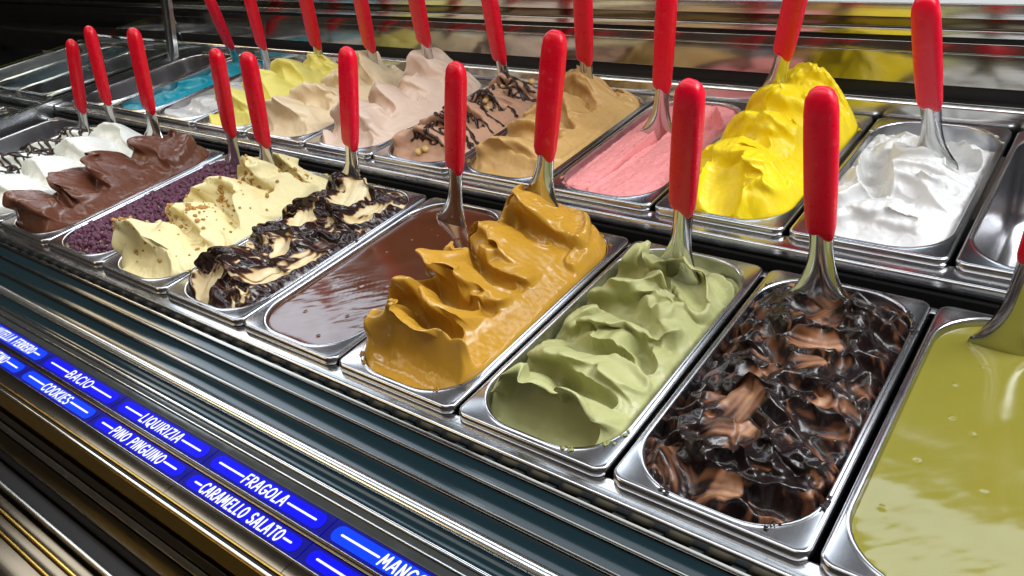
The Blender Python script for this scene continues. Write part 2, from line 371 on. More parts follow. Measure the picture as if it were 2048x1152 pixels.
    def curls(s, n, sd=0, ang=0.0, spread=0.45, H=(0.004, 0.009), L=(0.018, 0.036), box=(-0.05, 0.045, 0.04, 0.32), wb=0.009):
        r = random.Random(s.seed*13+sd)
        for _ in range(n):
            x, y, a = r.uniform(box[0], box[1]), r.uniform(box[2], box[3]), ang+r.gauss(0, spread); l = r.uniform(*L); k = r.uniform(-.009, .009); c, q = math.cos(a), math.sin(a)
            s.ridge([(x-l*c, y-l*q), (x-.35*l*c-k*q, y-.35*l*q+k*c), (x+.35*l*c+k*q, y+.35*l*q-k*c), (x+l*c, y+l*q)], r.uniform(*H), 0.0042, wb*r.uniform(.7, 1.5), 0.7, 0.3)
        return s
    def nicks(s, n, sd=0, ang=0.0, spread=0.5, L=(0.018, 0.045), w=(0.006, 0.012), lip=0.0022, dip=0.002, tone=None, lw=0.0022, box=(-0.06, 0.06, 0.03, 0.33)):
        """short passes of the spatula over the finished shape"""
        r = random.Random(s.seed*7+sd)
        for _ in range(n):
            x, y = r.uniform(box[0], box[1]), r.uniform(box[2], box[3]); a = ang+r.gauss(0, spread); l = r.uniform(*L); wd = r.uniform(*w)
            A = (x-0.5*l*math.cos(a), y-0.5*l*math.sin(a)); B = (x+0.5*l*math.cos(a), y+0.5*l*math.sin(a)); k = r.uniform(-.3, .3)*l
            C = (x-k*math.sin(a), y+k*math.cos(a)); za, zb = s.z(*np.clip(A, -.08, .36))-dip, s.z(*np.clip(B, -.08, .36))-dip
            s.stroke(A, B, C, w=wd, za=za, zb=zb, dish=r.uniform(0.2, 0.7), roll=r.uniform(-.35, .35), lip=lip, lipw=lw, endlip=lip*1.6, stri=0.0006, startfade=0.4, lean=0.8, tone=None if tone is None else r.uniform(*tone))
        return s
    def ragged(s, amp=0.006, sd=0):
        """ragged curls where the folds meet the left wall and the back"""
        m = np.maximum(1-sstep(-0.062, -0.035, s.X), sstep(0.27, 0.315, s.Y)*0.8)*sstep(0.0, 0.01, s.dw)
        s.folds(amp, 0.022, 0.010, 0.4, 0.9, 60+sd, 0.8, 1.4, m); return s
    def rough(s, a1=0.0012, f1=0.03, a2=0.0004, f2=0.006):
        s.h = s.h + a1*fbm(s.X/f1, s.Y/f1, s.seed+40, 3)+a2*fbm(s.X/f2, s.Y/f2, s.seed+41, 3); return s
    def folds(s, amp, sx, sy, ang=0.0, warp=0.6, seed=0, lean=0.6, sharp=1.5, mask=1.0):
        """ridged, warped folds - messy churned texture"""
        c, n = math.cos(ang), math.sin(ang); a = (s.X*c+s.Y*n)/sx; b = (-s.X*n+s.Y*c)/sy
        wx = fbm(a*0.7, b*0.7, s.seed+seed+1, 3)*warp; wy = fbm(a*0.7+9, b*0.7, s.seed+seed+2, 3)*warp
        r = 1-np.abs(perlin(a+wx, b+wy, s.seed+seed+3))*1.6; r = np.clip(r, 0, 1)**sharp
        s.h = s.h+(r-0.45)*amp*mask
        gy, gx = np.gradient(blur(r, 2), s.res); g = np.hypot(gx, gy)+1e-6
        k = np.clip(r-0.45, 0, 1)*amp*lean*mask
        s.dx += k*n; s.dy += -k*c
        return r
    def soften(s, n=1):
        s.h = blur(s.h, n); s.dx = blur(s.dx, n); s.dy = blur(s.dy, n); return s
    def edge(s, ze=-0.003, slope=1.6, k=0.006, jit=0.004):
        """keep the gelato inside the wall of the pan"""
        cap = ze+jit*fbm(s.X/0.03, s.Y/0.03, s.seed+60, 3)+slope*np.maximum(s.dw, -0.01)
        s.h = smin(s.h, cap, k); m = sstep(0.0, 0.02, s.dw); s.dx *= m; s.dy *= m; return s
    def sample(s, f, x, y):
        gx = np.clip((x-s.xs[0])/s.res, 0, len(s.xs)-1.001); gy = np.clip((y-s.ys[0])/s.res, 0, len(s.ys)-1.001)
        i = gx.astype(int); j = gy.astype(int); a = gx-i; b = gy-j
        return f[j, i]*(1-a)*(1-b)+f[j, i+1]*a*(1-b)+f[j+1, i]*(1-a)*b+f[j+1, i+1]*a*b
    def z(s, x, y): return float(s.sample(s.h, np.array([x]), np.array([y]))[0])
    def mesh(s, inset=0.0006, nu=None, nv=None, skirt=0.03):
        nu = nu or int(0.15/s.res); nv = nv or int(0.34/s.res)
        t = np.linspace(0, 1, nv); t = 0.65*t+0.35*(0.5-0.5*np.cos(PI*t))
        y = OY0+inset+(OY1-OY0-2*inset)*t
        e = np.minimum(y-OY0-inset, OY1-inset-y); R = OR-inset
        hw = np.where(e < R, OHW-inset-R+np.sqrt(np.maximum(0, R*R-(R-np.minimum(e, R))**2)), OHW-inset)
        u = np.linspace(-1, 1, nu)
        X = u[None, :]*hw[:, None]; Y = np.repeat(y[:, None], nu, 1)
        Z = s.sample(s.h, X, Y); DX = s.sample(s.dx, X, Y); DY = s.sample(s.dy, X, Y); T = s.sample(s.tone, X, Y)
        V = np.stack([X+DX, Y+DY, Z], -1).reshape(-1, 3)
        idx = np.arange(nu*nv).reshape(nv, nu)
        q = np.stack([idx[:-1, :-1], idx[:-1, 1:], idx[1:, 1:], idx[1:, :-1]], -1).reshape(-1, 4)
        loop = np.concatenate([idx[0, :], idx[1:, -1], idx[-1, -2::-1], idx[-2:0:-1, 0]])
        low = V[loop].copy(); low[:, 2] -= skirt; low[:, 0] *= 0.965; low[:, 1] = 0.18+(low[:, 1]-0.18)*0.985
        n0 = len(V); V = np.concatenate([V, low]); m = len(loop); k = np.arange(m)
        sk = np.stack([loop, n0+k, n0+(k+1) % m, loop[(k+1) % m]], -1)
        F = np.concatenate([q, sk])
        me = bpy.data.meshes.new('gelato'); me.vertices.add(len(V)); me.vertices.foreach_set('co', V.ravel())
        me.loops.add(F.size); me.polygons.add(len(F)); me.loops.foreach_set('vertex_index', F.ravel().astype(np.int32))
        me.polygons.foreach_set('loop_start', np.arange(0, F.size, 4, dtype=np.int32)); me.update(calc_edges=True)
        a = me.attributes.new('tone', 'FLOAT', 'POINT'); a.data.foreach_set('value', np.clip(np.concatenate([T.ravel(), T.ravel()[loop]]), 0, 1).astype(np.float32))
        return me
def put(F, cx, row, mat, label, name='gelato', cat='gelato'):
    o = link(name, F.mesh(), mat); o.location = (cx, YR2 if row == 2 else 0, ZR2 if row == 2 else 0)
    return tag(o, label, cat, 'flavours of gelato in the pans')
def cx(k): return (-k+0.5)*P          # pan number k: 0 is the rightmost of the front row, counted leftwards

# ------------------------------------------------------------------ the display case
CASE = empty('display_case', (-0.7, 0, -0.14))
tag(CASE, 'long stainless steel gelato display case with dark ribbed front ledge and mirror back', 'display case')
XA, XB = -1.94, 0.62          # this bay
XL = -3.19                     # the neighbouring bay goes on to here
def cpart(o, parent=CASE):
    o.parent = parent; o.matrix_parent_inverse = parent.matrix_world.inverted() if parent is not CASE else Matrix.Translation((0.7, 0, 0.14))
    return o
def cp(name, prof, mat, xa=XA, xb=XB, r=0.0015): return cpart(prism(name, prof, xa, xb, mat, None, r))
def rect(y0, y1, z0, z1): return [(y0, z0), (y1, z0), (y1, z1), (y0, z1)]
def arc_slab(y0, y1, zt, sag, zb):
    n = 8; return [(y0, zb), (y1, zb)]+[(y1+(y0-y1)*k/n, zt-sag*(1-(2*k/n-1)**2)) for k in range(n+1)]

cp('inner_floor', rect(-0.03, 0.80, -0.150, -0.140), M['dark'], XL, XB)
cp('front_wall', rect(-0.0335, -0.028, -0.140, -0.046), M['dark'])
cp('front_rail', rect(-0.0145, 0.0085, -0.038, -0.0098), M['rail'], r=0.0035)
cp('rear_support_rail', rect(0.353, 0.3645, -0.034, -0.0098), M['rail'], r=0.002)
cp('middle_riser', rect(0.372, 0.378, -0.139, 0.000), M['dark'])
cp('second_row_rail', rect(0.3805, 0.412, -0.008, 0.0137), M['rail'], r=0.0035)
# air outlet in front of the pans: channel, tube and the dividing teeth
grille = cp('air_grille', rect(-0.0332, -0.0150, -0.056, -0.046), M['dark'])
tb = []
n = 12
cpart(prism('air_tube', [(-0.0265+0.0055*math.cos(2*PI*k/n), -0.0300+0.0055*math.sin(2*PI*k/n)) for k in range(n)], XA, XB, M['tube']))
tooth_me = None
for k in range(int((XB-XA)/(P/5))):
    x = XB-0.01-k*P/5
    if tooth_me is None:
        t = prism('grille_tooth', [(-0.0328, -0.0455), (-0.0155, -0.0455), (-0.0155, -0.021), (-0.0200, -0.0175), (-0.0328, -0.0220)], -0.0055, 0.0055, M['tooth'], None, 0.001); tooth_me = t.data
    else: t = link('grille_tooth', tooth_me, None)
    t.location = (x, 0, 0); t.parent = grille; t.matrix_parent_inverse = Matrix.Translation((0, 0, 0))
# ribbed front ledge: dark bands between bright bars
for y0, y1, sag in ((-0.0548, -0.0387, 0.0007), (-0.0796, -0.0588, 0.0010), (-0.1005, -0.0840, 0.0009), (-0.1283, -0.1130, 0.0016)):
    cp('ledge_band', arc_slab(y0, y1, -0.0015, sag, -0.012), M['teal'], r=0.0)
cp('trim_bar', rect(-0.0384, -0.0332, -0.030, 0.0006), M['bar'], r=0.0006)
cp('trim_bar', rect(-0.0585, -0.0551, -0.012, 0.0006), M['bar'], r=0.0006)
cp('trim_bar', rect(-0.0838, -0.0799, -0.012, 0.0008), M['bar'], r=0.0006)
n = 18
cpart(prism('round_bead', [(-0.1066+0.0062*math.cos(2*PI*k/n), -0.0022+0.0050*math.sin(2*PI*k/n)) for k in range(n)], XA, XB, M['bead']))
cp('trim_bar', rect(-0.1318, -0.1286, -0.012, 0.0012), M['chrome'], r=0.0012)
cp('label_channel', rect(-0.1385, -0.1320, -0.012, -0.0012), M['acrylic'], r=0.0008)
cp('trim_bar', rect(-0.1400, -0.1386, -0.012, 0.0002), M['chrome'], r=0.0006)
cp('label_channel', rect(-0.1490, -0.1402, -0.012, -0.0018), M['acrylic'], r=0.0008)
cp('label_bed', rect(-0.1985, -0.1492, -0.012, -0.0052), M['black'], r=0.0005)
cp('label_rib', rect(-0.1770, -0.1730, -0.0051, -0.0008), M['bronze'], r=0.0010)
cp('label_rib', rect(-0.1777, -0.1771, -0.0051, 0.0002), M['gold_sheen'], r=0.0002)
cp('label_rib', rect(-0.1729, -0.1722, -0.0051, 0.0002), M['chrome'], r=0.0002)
cp('label_rib', rect(-0.1992, -0.1986, -0.012, 0.0003), M['chrome'], r=0.0002)
for k in range(-3, 12):       # joints of the warm strip under the name plates
    cp('warm_strip', rect(-0.2130, -0.1993, -0.012, -0.0010), M['bronze'], -(k+1)*P+0.0004, -k*P-0.0004, r=0.0008)
cp('trim_bar', rect(-0.2150, -0.2132, -0.012, 0.0004), M['gold_sheen'], r=0.0006)
cp('trim_bar', rect(-0.2178, -0.2152, -0.014, -0.002), M['black'], r=0.0006)
cp('trim_bar', rect(-0.2212, -0.2180, -0.014, 0.0004), M['chrome'], r=0.0014)
# the front falls away below the name plates
cp('front_fascia', [(-0.2214, -0.002), (-0.2214, -0.030), (-0.2325, -0.030), (-0.2290, -0.014)], M['gold_sheen'], r=0.001)
cp('front_fascia', [(-0.2327, -0.018), (-0.2327, -0.036), (-0.2385, -0.036), (-0.2370, -0.026)], M['bronze'], r=0.001)
cp('front_fascia', [(-0.2387, -0.028), (-0.2387, -0.050), (-0.2440, -0.050), (-0.2425, -0.036)], M['rail'], r=0.001)
cp('front_fascia', [(-0.2442, -0.038), (-0.2442, -0.100), (-0.2560, -0.100), (-0.2540, -0.062)], M['bronze'], r=0.002)
cp('front_fascia', rect(-0.2745, -0.2562, -0.110, -0.090), M['black'])
cp('front_fascia', [(-0.2747, -0.074), (-0.2747, -0.110), (-0.2830, -0.110), (-0.2790, -0.074)], M['rail'], r=0.0015)
for i, (y0, y1, zt, mt) in enumerate(((-0.2930, -0.2832, -0.084, 'bronze'), (-0.2965, -0.2932, -0.082, 'gold_sheen'), (-0.3080, -0.2967, -0.088, 'bronze'), (-0.3110, -0.3082, -0.085, 'gold_sheen'), (-0.3400, -0.3112, -0.092, 'bronze'), (-0.4200, -0.3402, -0.094, 'bronze'))):
    cp('front_fascia', rect(y0, y1, -0.12, zt), M[mt], r=0.0012)
# steps of the polished back
cp('rear_ledge', [(0.766, -0.02), (0.792, -0.02), (0.792, 0.047), (0.773, 0.047), (0.768, 0.042)], M['band'], XL, XB, r=0.002)
cp('rear_gap', rect(0.793, 0.80, 0.0, 0.0640), M['black'], XL, XB)
cp('rear_mirror_panel', [(0.790, 0.0645), (0.800, 0.0645), (0.803, 0.1075), (0.793, 0.1075)], M['mirror'], XL, XB, r=0.0008)
cp('rear_mirror_panel', [(0.7925, 0.1083), (0.803, 0.1083), (0.805, 0.1215), (0.7955, 0.1215)], M['mirror'], XL, XB, r=0.0008)
cp('rear_gap', rect(0.798, 0.81, 0.1216, 0.1290), M['black'], XL, XB)
cp('rear_strip', rect(0.794, 0.81, 0.1291, 0.1385), M['band'], XL, XB, r=0.0012)
cp('rear_gap', rect(0.800, 0.815, 0.1386, 0.1532), M['bronze'], XL, XB)
cp('rear_strip', rect(0.796, 0.82, 0.1533, 0.1725), M['band'], XL, XB, r=0.0012)
cp('rear_window_light', [(0.797, 0.1727), (0.850, 0.1727), (0.872, 0.215), (0.866, 0.219)], M['window_white'], XA, XB, r=0.0005)  # white panel tilted to catch the lamp, stands for window light through glass
cp('rear_backdrop', rect(0.874, 0.880, 0.17, 0.75), M['dark'], XL, XB)  # dark backdrop added to keep the view above the back black
cpart(boxp('left_backdrop', -3.24, -3.20, -0.30, 0.90, -0.16, 0.75, M['dark'], None, 0.0))  # dark sheet added to cover the grey world beyond the bay
cp('neighbour_shelf', rect(0.30, 0.376, -0.012, -0.004), M['band'], XL, -1.973)
# partition to the neighbouring bay
cpart(boxp('partition_rail', -1.972, -1.946, -0.02, 0.79, -0.030, 0.024, M['bead'], None, 0.004))
cpart(boxp('partition_glass', -1.961, -1.957, 0.0, 0.770, 0.0242, 0.132, M['glass'], None, 0.0))
for x_ in (-1.944, -1.922):
    cpart(prism('partition_post', [(0.698, 0.0), (0.710, 0.0), (0.798, 0.32), (0.786, 0.32)], x_, x_+0.012, M['bead'], None, 0.002))
cp('second_row_rail', rect(0.3805, 0.412, -0.008, 0.0137), M['rail'], XL, -1.973, r=0.0035)

# ------------------------------------------------------------------ lit name plates
def arc(cx_, cy, rx, ry, a0, a1, n=10): return [(cx_+rx*math.cos(math.radians(a0+(a1-a0)*k/n)), cy+ry*math.sin(math.radians(a0+(a1-a0)*k/n))) for k in range(n+1)]
GLY = {  # stroke letters: width and polylines in a unit-high box
 'A': (.62, [[(0, 0), (.27, 1), (.37, 1), (.60, 0)], [(.11, .34), (.52, .34)]]),
 'B': (.56, [[(.06, 0), (.06, 1)], [(.06, 1)]+arc(.24, .76, .24, .24, 90, -90)+[(.06, .52)], [(.06, .52)]+arc(.24, .26, .29, .26, 90, -90)+[(.06, 0)]]),
 'C': (.56, [arc(.34, .5, .32, .5, 48, 312, 14)]),
 'E': (.48, [[(.46, 1), (.06, 1), (.06, 0), (.47, 0)], [(.06, .54), (.38, .54)]]),
 'F': (.46, [[(.46, 1), (.06, 1), (.06, 0)], [(.06, .52), (.38, .52)]]),
 'G': (.62, [arc(.34, .5, .32, .5, 48, 352, 16)+[(.40, .44)]]),
 'I': (.14, [[(.07, 0), (.07, 1)]]),
 'K': (.56, [[(.06, 0), (.06, 1)], [(.50, 1), (.08, .46), (.54, 0)]]),
 'L': (.46, [[(.06, 1), (.06, 0), (.45, 0)]]),
 'M': (.78, [[(.02, 0), (.12, 1), (.38, .28), (.64, 1), (.75, 0)]]),
 'N': (.60, [[(.06, 0), (.06, 1), (.52, 0), (.52, 1)]]),
 'O': (.64, [arc(.32, .5, .30, .5, 0, 360, 20)]),
 'P': (.54, [[(.06, 0), (.06, 1)], [(.06, 1)]+arc(.25, .73, .27, .27, 90, -90)+[(.06, .46)]]),
 'Q': (.66, [arc(.32, .5, .30, .5, 0, 360, 20), [(.34, .22), (.62, -.12)]]),
 'R': (.56, [[(.06, 0), (.06, 1)], [(.06, 1)]+arc(.25, .74, .25, .26, 90, -90)+[(.10, .48), (.54, 0)]]),
 'S': (.52, [arc(.27, .75, .23, .25, 35, 270, 10)+arc(.25, .25, .25, .25, 90, -150, 10)]),
 'T': (.54, [[(.0, 1), (.54, 1)], [(.27, 1), (.27, 0)]]),
 'U': (.58, [[(.06, 1), (.06, .3)]+arc(.29, .3, .23, .3, 180, 360, 10)+[(.52, 1)]]),
 'Z': (.54, [[(.04, 1), (.50, 1), (.04, 0), (.52, 0)]]),
 '5': (.5, [[(.46, 1), (.10, 1), (.06, .56)]+arc(.22, .3, .26, .3, 80, -140, 8)]),
 '3': (.5, [arc(.24, .76, .22, .24, 150, -90, 8)+arc(.24, .26, .25, .26, 90, -150, 8)]),
 ' ': (.30, []),
}
def ribbon(polys, wd, z0, dz=0.00001):
    """flat rounded strokes: list of polylines -> one mesh"""
    vs, fs = [], []; c = 0
    for pl in polys:
        for a, b in zip(pl[:-1], pl[1:]):
            a = Vector(a); b = Vector(b); d = (b-a)
            if d.length < 1e-7: continue
            ang = math.atan2(d.y, d.x); z = z0+dz*(c % 7); c += 1; i0 = len(vs)
            for k in range(9): t = ang+PI/2+PI*k/8; vs.append((a.x+wd*math.cos(t), a.y+wd*math.sin(t), z))
            for k in range(9): t = ang-PI/2+PI*k/8; vs.append((b.x+wd*math.cos(t), b.y+wd*math.sin(t), z))
            fs.append(tuple(range(i0, i0+18)))
    return pyd(vs, fs)
def text_width(s, h, kx, gap): return sum(GLY[c][0]*h*kx+gap for c in s)-gap
def text_polys(s, x, y, h, kx, gap):
    out = []
    for c in s:
        w, pls = GLY[c]
        for pl in pls: out.append([(x+px*h*kx+0.08*h*(py-0.5), y+py*h) for px, py in pl])
        x += w*h*kx+gap
    return out
def stadium(x0, x1, y0, y1, z, n=8):
    r = (y1-y0)/2*0.92; vs = []
    for px, py, a0 in ((x1-r, y1-r, 0), (x0+r, y1-r, 90), (x0+r, y0+r, 180), (x1-r, y0+r, 270)):
        for k in range(n+1): t = math.radians(a0+90*k/n); vs.append((px+r*math.cos(t), py+r*math.sin(t), z))
    return pyd(vs, [tuple(range(len(vs)))])
def name_plate(k, row, text, light, label, kx=0.95, gap=0.0026, h=0.0112):
    y0, y1 = ((-0.1716, -0.1494) if row == 0 else (-0.1980, -0.1782))
    x0, x1 = -k*P+0.0006, -(k-1)*P-0.0006
    root = empty('name_plate', ((x0+x1)/2, (y0+y1)/2, -0.005)); inv = Matrix.Translation((-(x0+x1)/2, -(y0+y1)/2, 0.005))
    tag(root, label, 'name plate', 'lit blue name plates on the ledge')
    def add(o): o.parent = root; o.matrix_parent_inverse = inv
    add(boxp('backing', x0, x1, y0, y1, -0.0050, -0.0012, M['bluedark'], None, 0.0006))
    cy = (y0+y1)/2; hh = (y1-y0)*0.37
    add(link('lit_panel', stadium(x0+0.006, x1-0.006, cy-hh, cy+hh, -0.0009), M['bluelight' if light else 'blue'], None, False))
    xc = (x0+x1)/2
    if text:
        w = text_width(text, h, kx, gap); tx = xc-w/2
        add(link('lettering', ribbon(text_polys(text, tx, cy-h/2, h, kx, gap), 0.00098, -0.0007), M['white'], None, False))
    else: w = 0.06
    d0, d1 = x0+0.016, xc-w/2-0.0035
    for a, b in ((d0, d1), (xc+w/2+0.0035, x1-0.016)):
        if b > a: add(link('dash', ribbon([[(a, cy), (b, cy)]], 0.0010, -0.0007), M['white'], None, False))
    return root
name_plate(6, 0, 'NUTELLA FERRERO', True, 'lit blue name plate of the upper row at the left picture edge, left of BACIO', 0.80)
name_plate(5, 0, 'BACIO', False, 'lit deep blue name plate reading BACIO', 1.32, 0.0030)
name_plate(4, 0, 'LIQUIRIZIA', False, 'lit deep blue name plate reading LIQUIRIZIA', 1.05)
name_plate(3, 0, 'FRAGOLA', False, 'lit deep blue name plate reading FRAGOLA')
name_plate(2, 0, 'MANGO', True, 'lit lighter blue name plate reading MANGO at the bottom edge')
name_plate(6, 1, 'PIEMONTINO', True, 'lit blue name plate of the lower row cut by the left edge, ending in NTINO')
name_plate(5, 1, 'COOKIES', True, 'lit lighter blue name plate reading COOKIES', 1.08)
name_plate(4, 1, 'PINO PINGUINO', False, 'lit deep blue name plate below LIQUIRIZIA, right of COOKIES', 0.93, 0.0024)
name_plate(3, 1, 'CARAMELLO SALATO', False, 'lit deep blue name plate reading CARAMELLO SALATO', 0.80, 0.0023)
name_plate(2, 1, '', False, 'lit deep blue plate right of CARAMELLO SALATO, cut by the bottom edge')

# ------------------------------------------------------------------ spatulas
HL = 0.150
def handle_mesh():
    rings = []; n = 20
    prof = [(0.0, 0.0100, 0.0045), (0.003, 0.0122, 0.0066), (0.010, 0.0140, 0.0082), (0.05, 0.0148, 0.0094), (0.10, 0.0149, 0.0096), (0.128, 0.0144, 0.0094),
            (0.139, 0.0132, 0.0088), (0.1455, 0.0102, 0.0070), (0.149, 0.0060, 0.0042), (0.150, 0.0012, 0.0010)]
    for z, a, b in prof:
        r = []
        for k in range(n):
            t = 2*PI*k/n; c, s_ = math.cos(t), math.sin(t); e = 0.62
            r.append((a*math.copysign(abs(c)**e, c), b*math.copysign(abs(s_)**e, s_), z-(0.006*(c*0.5+0.5) if z < 0.004 else 0)*(1 if c > 0 else 0)))
        rings.append(r)
    vs = [v for r in rings for v in r]; fs = []
    for a in range(len(rings)-1):
        for k in range(n): fs.append((a*n+k, a*n+(k+1) % n, (a+1)*n+(k+1) % n, (a+1)*n+k))
    fs.append(tuple(range(n-1, -1, -1))); fs.append(tuple(range((len(rings)-1)*n, len(rings)*n)))
    return pyd(vs, fs)
def blade_mesh(vis):
    """shank of the spatula: a gutter at the handle that opens into a wide, slightly dished blade; vis = length down to the gelato"""
    nu, nv = 17, 26; bury = 0.035; V = []; F = []
    tot = vis+bury
    for j in range(nv):
        z = 0.012-(tot+0.012)*j/(nv-1); dn = -z
        t = min(1, max(0, (dn-(vis-0.066))/0.064)); fl = t*t*(0.35+0.65*t)
        hw = 0.0116+0.0182*fl; dep = 0.0098*(1-fl)+0.0035*fl
        fwd = -0.0045*fl
        for i in range(nu):
            u = -1+2*i/(nu-1); q = (1-abs(u)**2.2)
            V.append((hw*u, dep*(q-0.35)*-1+fwd, z))
    m = len(V)
    for j in range(nv):
        for i in range(nu):
            x, y, z = V[j*nu+i]; V.append((x*0.93, y+0.0016, z))
    for j in range(nv-1):
        for i in range(nu-1):
            a = j*nu+i; F.append((a, a+1, a+nu+1, a+nu)); F.append((m+a, m+a+nu, m+a+nu+1, m+a+1))
        for i in (0, nu-1):
            a = j*nu+i; F.append((a, a+nu, m+a+nu, m+a) if i == 0 else (a, m+a, m+a+nu, a+nu))
    return pyd(V, F)
HANDLE = handle_mesh()
MARK = ribbon(text_polys('53', -0.0022, -0.0025, 0.0042, 0.8, 0.0005), 0.00022, 0.0)
def spatula(base, d, a, label, roll=0.0, sink=0.0):
    d = Vector(d).normalized(); b = Vector(base)
    root = empty('gelato_spatula', b)
    zx = d; xx = (Vector((math.cos(roll), math.sin(roll), 0))-zx*zx.dot(Vector((math.cos(roll), math.sin(roll), 0)))).normalized(); yx = zx.cross(xx)
    m = Matrix(((xx.x, yx.x, zx.x, 0), (xx.y, yx.y, zx.y, 0), (xx.z, yx.z, zx.z, 0), (0, 0, 0, 1)))
    root.rotation_euler = m.to_euler()
    h = link('handle', HANDLE, M['red'], root); h.location = (0, 0, a)
    s = link('blade', blade_mesh(a), M['blade'], root); s.location = (0, 0, a)
    k = link('size_mark', MARK, M['red'], h, False); k.location = (-0.003, -0.0098, 0.120); k.rotation_euler = (PI/2, 0, 0)
    tag(root, label, 'spatula', 'red handled gelato spatulas'); return root

# ------------------------------------------------------------------ pans, gelato and spatulas, front row
FLN = ['olive green pistachio sauce', 'chocolate and dark fudge swirl', 'pistachio green gelato', 'caramel brown gelato', 'liquid milk chocolate', 'cream and chocolate swirl',
       'cream gelato with nuts', 'purple crumble', 'dark chocolate gelato', 'glossy white gelato', 'white gelato with chocolate drizzle']
for k, f in enumerate(FLN): pan(cx(k), 1, 'front row steel pan holding the %s' % f)
pan(cx(11), 1, 'empty steel pan at the left end of the front row')
FLN2 = ['', 'white yoghurt gelato', 'bright yellow mango gelato', 'pink strawberry gelato', 'coffee brown gelato', 'chocolate gelato with hazelnuts and drizzle', 'pinkish beige gelato',
        'light beige gelato', 'pale yellow gelato', 'small rest of white gelato', 'bright blue gelato']
pan(cx(0), 2, 'empty steel pan at the right end of the back row')
for k, f in list(enumerate(FLN2))[1:]: pan(cx(k), 2, 'back row steel pan holding the %s' % f)
pan(cx(11), 2, 'empty steel pan at the left end of the back row, left of the blue gelato')
for i in range(3):
    pan(-2.10-i*P, 2, ['empty back row pan just beyond the glass partition', 'empty back row pan, second beyond the glass partition', 'empty back row pan, third beyond the glass partition'][i])
for i in range(2):
    pan(-2.08-i*P, 1, ['empty front row pan just beyond the glass partition', 'empty front row pan, second beyond the glass partition'][i])

def c3(a, b, c): return [(0.0, a), (0.5, b), (1.0, c)]
G = dict(
    olive=gelato('pistachio_sauce', c3((0.16, 0.14, 0.018), (0.20, 0.18, 0.028), (0.24, 0.215, 0.045)), 0.13, 0.0, 0.03, 300, 0.5),
    choc=gelato('liquid_chocolate', c3((0.075, 0.022, 0.009), (0.095, 0.029, 0.012), (0.12, 0.038, 0.016)), 0.14, 0.0, 0.03, 300, 0.5),
    fudge=gelato('fudge_swirl', [(0.0, (0.008, 0.004, 0.004)), (0.42, (0.014, 0.007, 0.006)), (0.50, (0.065, 0.022, 0.009)), (0.66, (0.19, 0.074, 0.030)), (1.0, (0.42, 0.235, 0.13))], 0.27, 0.0, 0.2, 700, 0.5, rough2=0.45),
    pist=gelato('pistachio', c3((0.27, 0.275, 0.10), (0.395, 0.40, 0.175), (0.49, 0.49, 0.25)), 0.42, 0.1, 0.30),
    caramel=gelato('caramel', c3((0.29, 0.142, 0.012), (0.47, 0.248, 0.026), (0.57, 0.32, 0.05)), 0.24, 0.1, 0.14, 700, 0.5),
    swirl=gelato('cream_swirl', [(0.0, (0.016, 0.008, 0.007)), (0.40, (0.03, 0.012, 0.009)), (0.50, (0.15, 0.055, 0.020)), (0.60, (0.68, 0.54, 0.30)), (1.0, (0.80, 0.71, 0.46))], 0.20, 0.0, 0.25, 700, 0.5, rough2=0.42),
    cream=gelato('cream', c3((0.62, 0.50, 0.22), (0.80, 0.70, 0.38), (0.86, 0.79, 0.50)), 0.40, 0.12, 0.25),
    dark=gelato('dark_chocolate', c3((0.075, 0.026, 0.014), (0.135, 0.048, 0.026), (0.19, 0.075, 0.045)), 0.30, 0.0, 0.2, 700, 0.45),
    white=gelato('glossy_white', c3((0.76, 0.78, 0.70), (0.82, 0.84, 0.78), (0.86, 0.88, 0.84)), 0.24, 0.15, 0.08, 600, 0.5),
    yog=gelato('yoghurt', c3((0.62, 0.61, 0.55), (0.66, 0.665, 0.66), (0.71, 0.715, 0.72)), 0.30, 0.15, 0.18),
    mango=gelato('mango', c3((0.62, 0.44, 0.004), (0.80, 0.60, 0.008), (0.86, 0.68, 0.03)), 0.40, 0.1, 0.25),
    pink=gelato('strawberry', c3((0.62, 0.20, 0.20), (0.78, 0.29, 0.29), (0.82, 0.36, 0.36)), 0.48, 0.12, 0.35, speck=(0.35, 0.05, 0.06)),
    coffee=gelato('coffee', c3((0.38, 0.22, 0.075), (0.53, 0.33, 0.12), (0.62, 0.41, 0.18)), 0.40, 0.1, 0.25),
    milk=gelato('milk_chocolate', c3((0.36, 0.20, 0.12), (0.48, 0.28, 0.18), (0.56, 0.36, 0.25)), 0.42, 0.08, 0.3),
    beigep=gelato('pink_beige', c3((0.58, 0.43, 0.32), (0.70, 0.54, 0.43), (0.78, 0.64, 0.54)), 0.42, 0.1, 0.25),
    beige=gelato('beige', c3((0.62, 0.49, 0.28), (0.75, 0.61, 0.40), (0.80, 0.68, 0.50)), 0.42, 0.1, 0.25),
    yellow=gelato('pale_yellow', c3((0.72, 0.62, 0.10), (0.82, 0.74, 0.20), (0.86, 0.80, 0.32)), 0.42, 0.12, 0.25),
    blue=gelato('bright_blue', c3((0.0, 0.20, 0.30), (0.002, 0.29, 0.40), (0.02, 0.40, 0.52)), 0.40, 0.05, 0.3),
    drizzle=plain('chocolate_drizzle', (0.022, 0.009, 0.007), 0.25),
    nut=plain('nut_crumb', (0.52, 0.27, 0.06), 0.5, noise=0.3),
    hazel=plain('hazelnut', (0.62, 0.42, 0.16), 0.45, noise=0.25),
    crumble=plain('purple_crumble', (0.125, 0.034, 0.072), 0.6, noise=0.35),
)

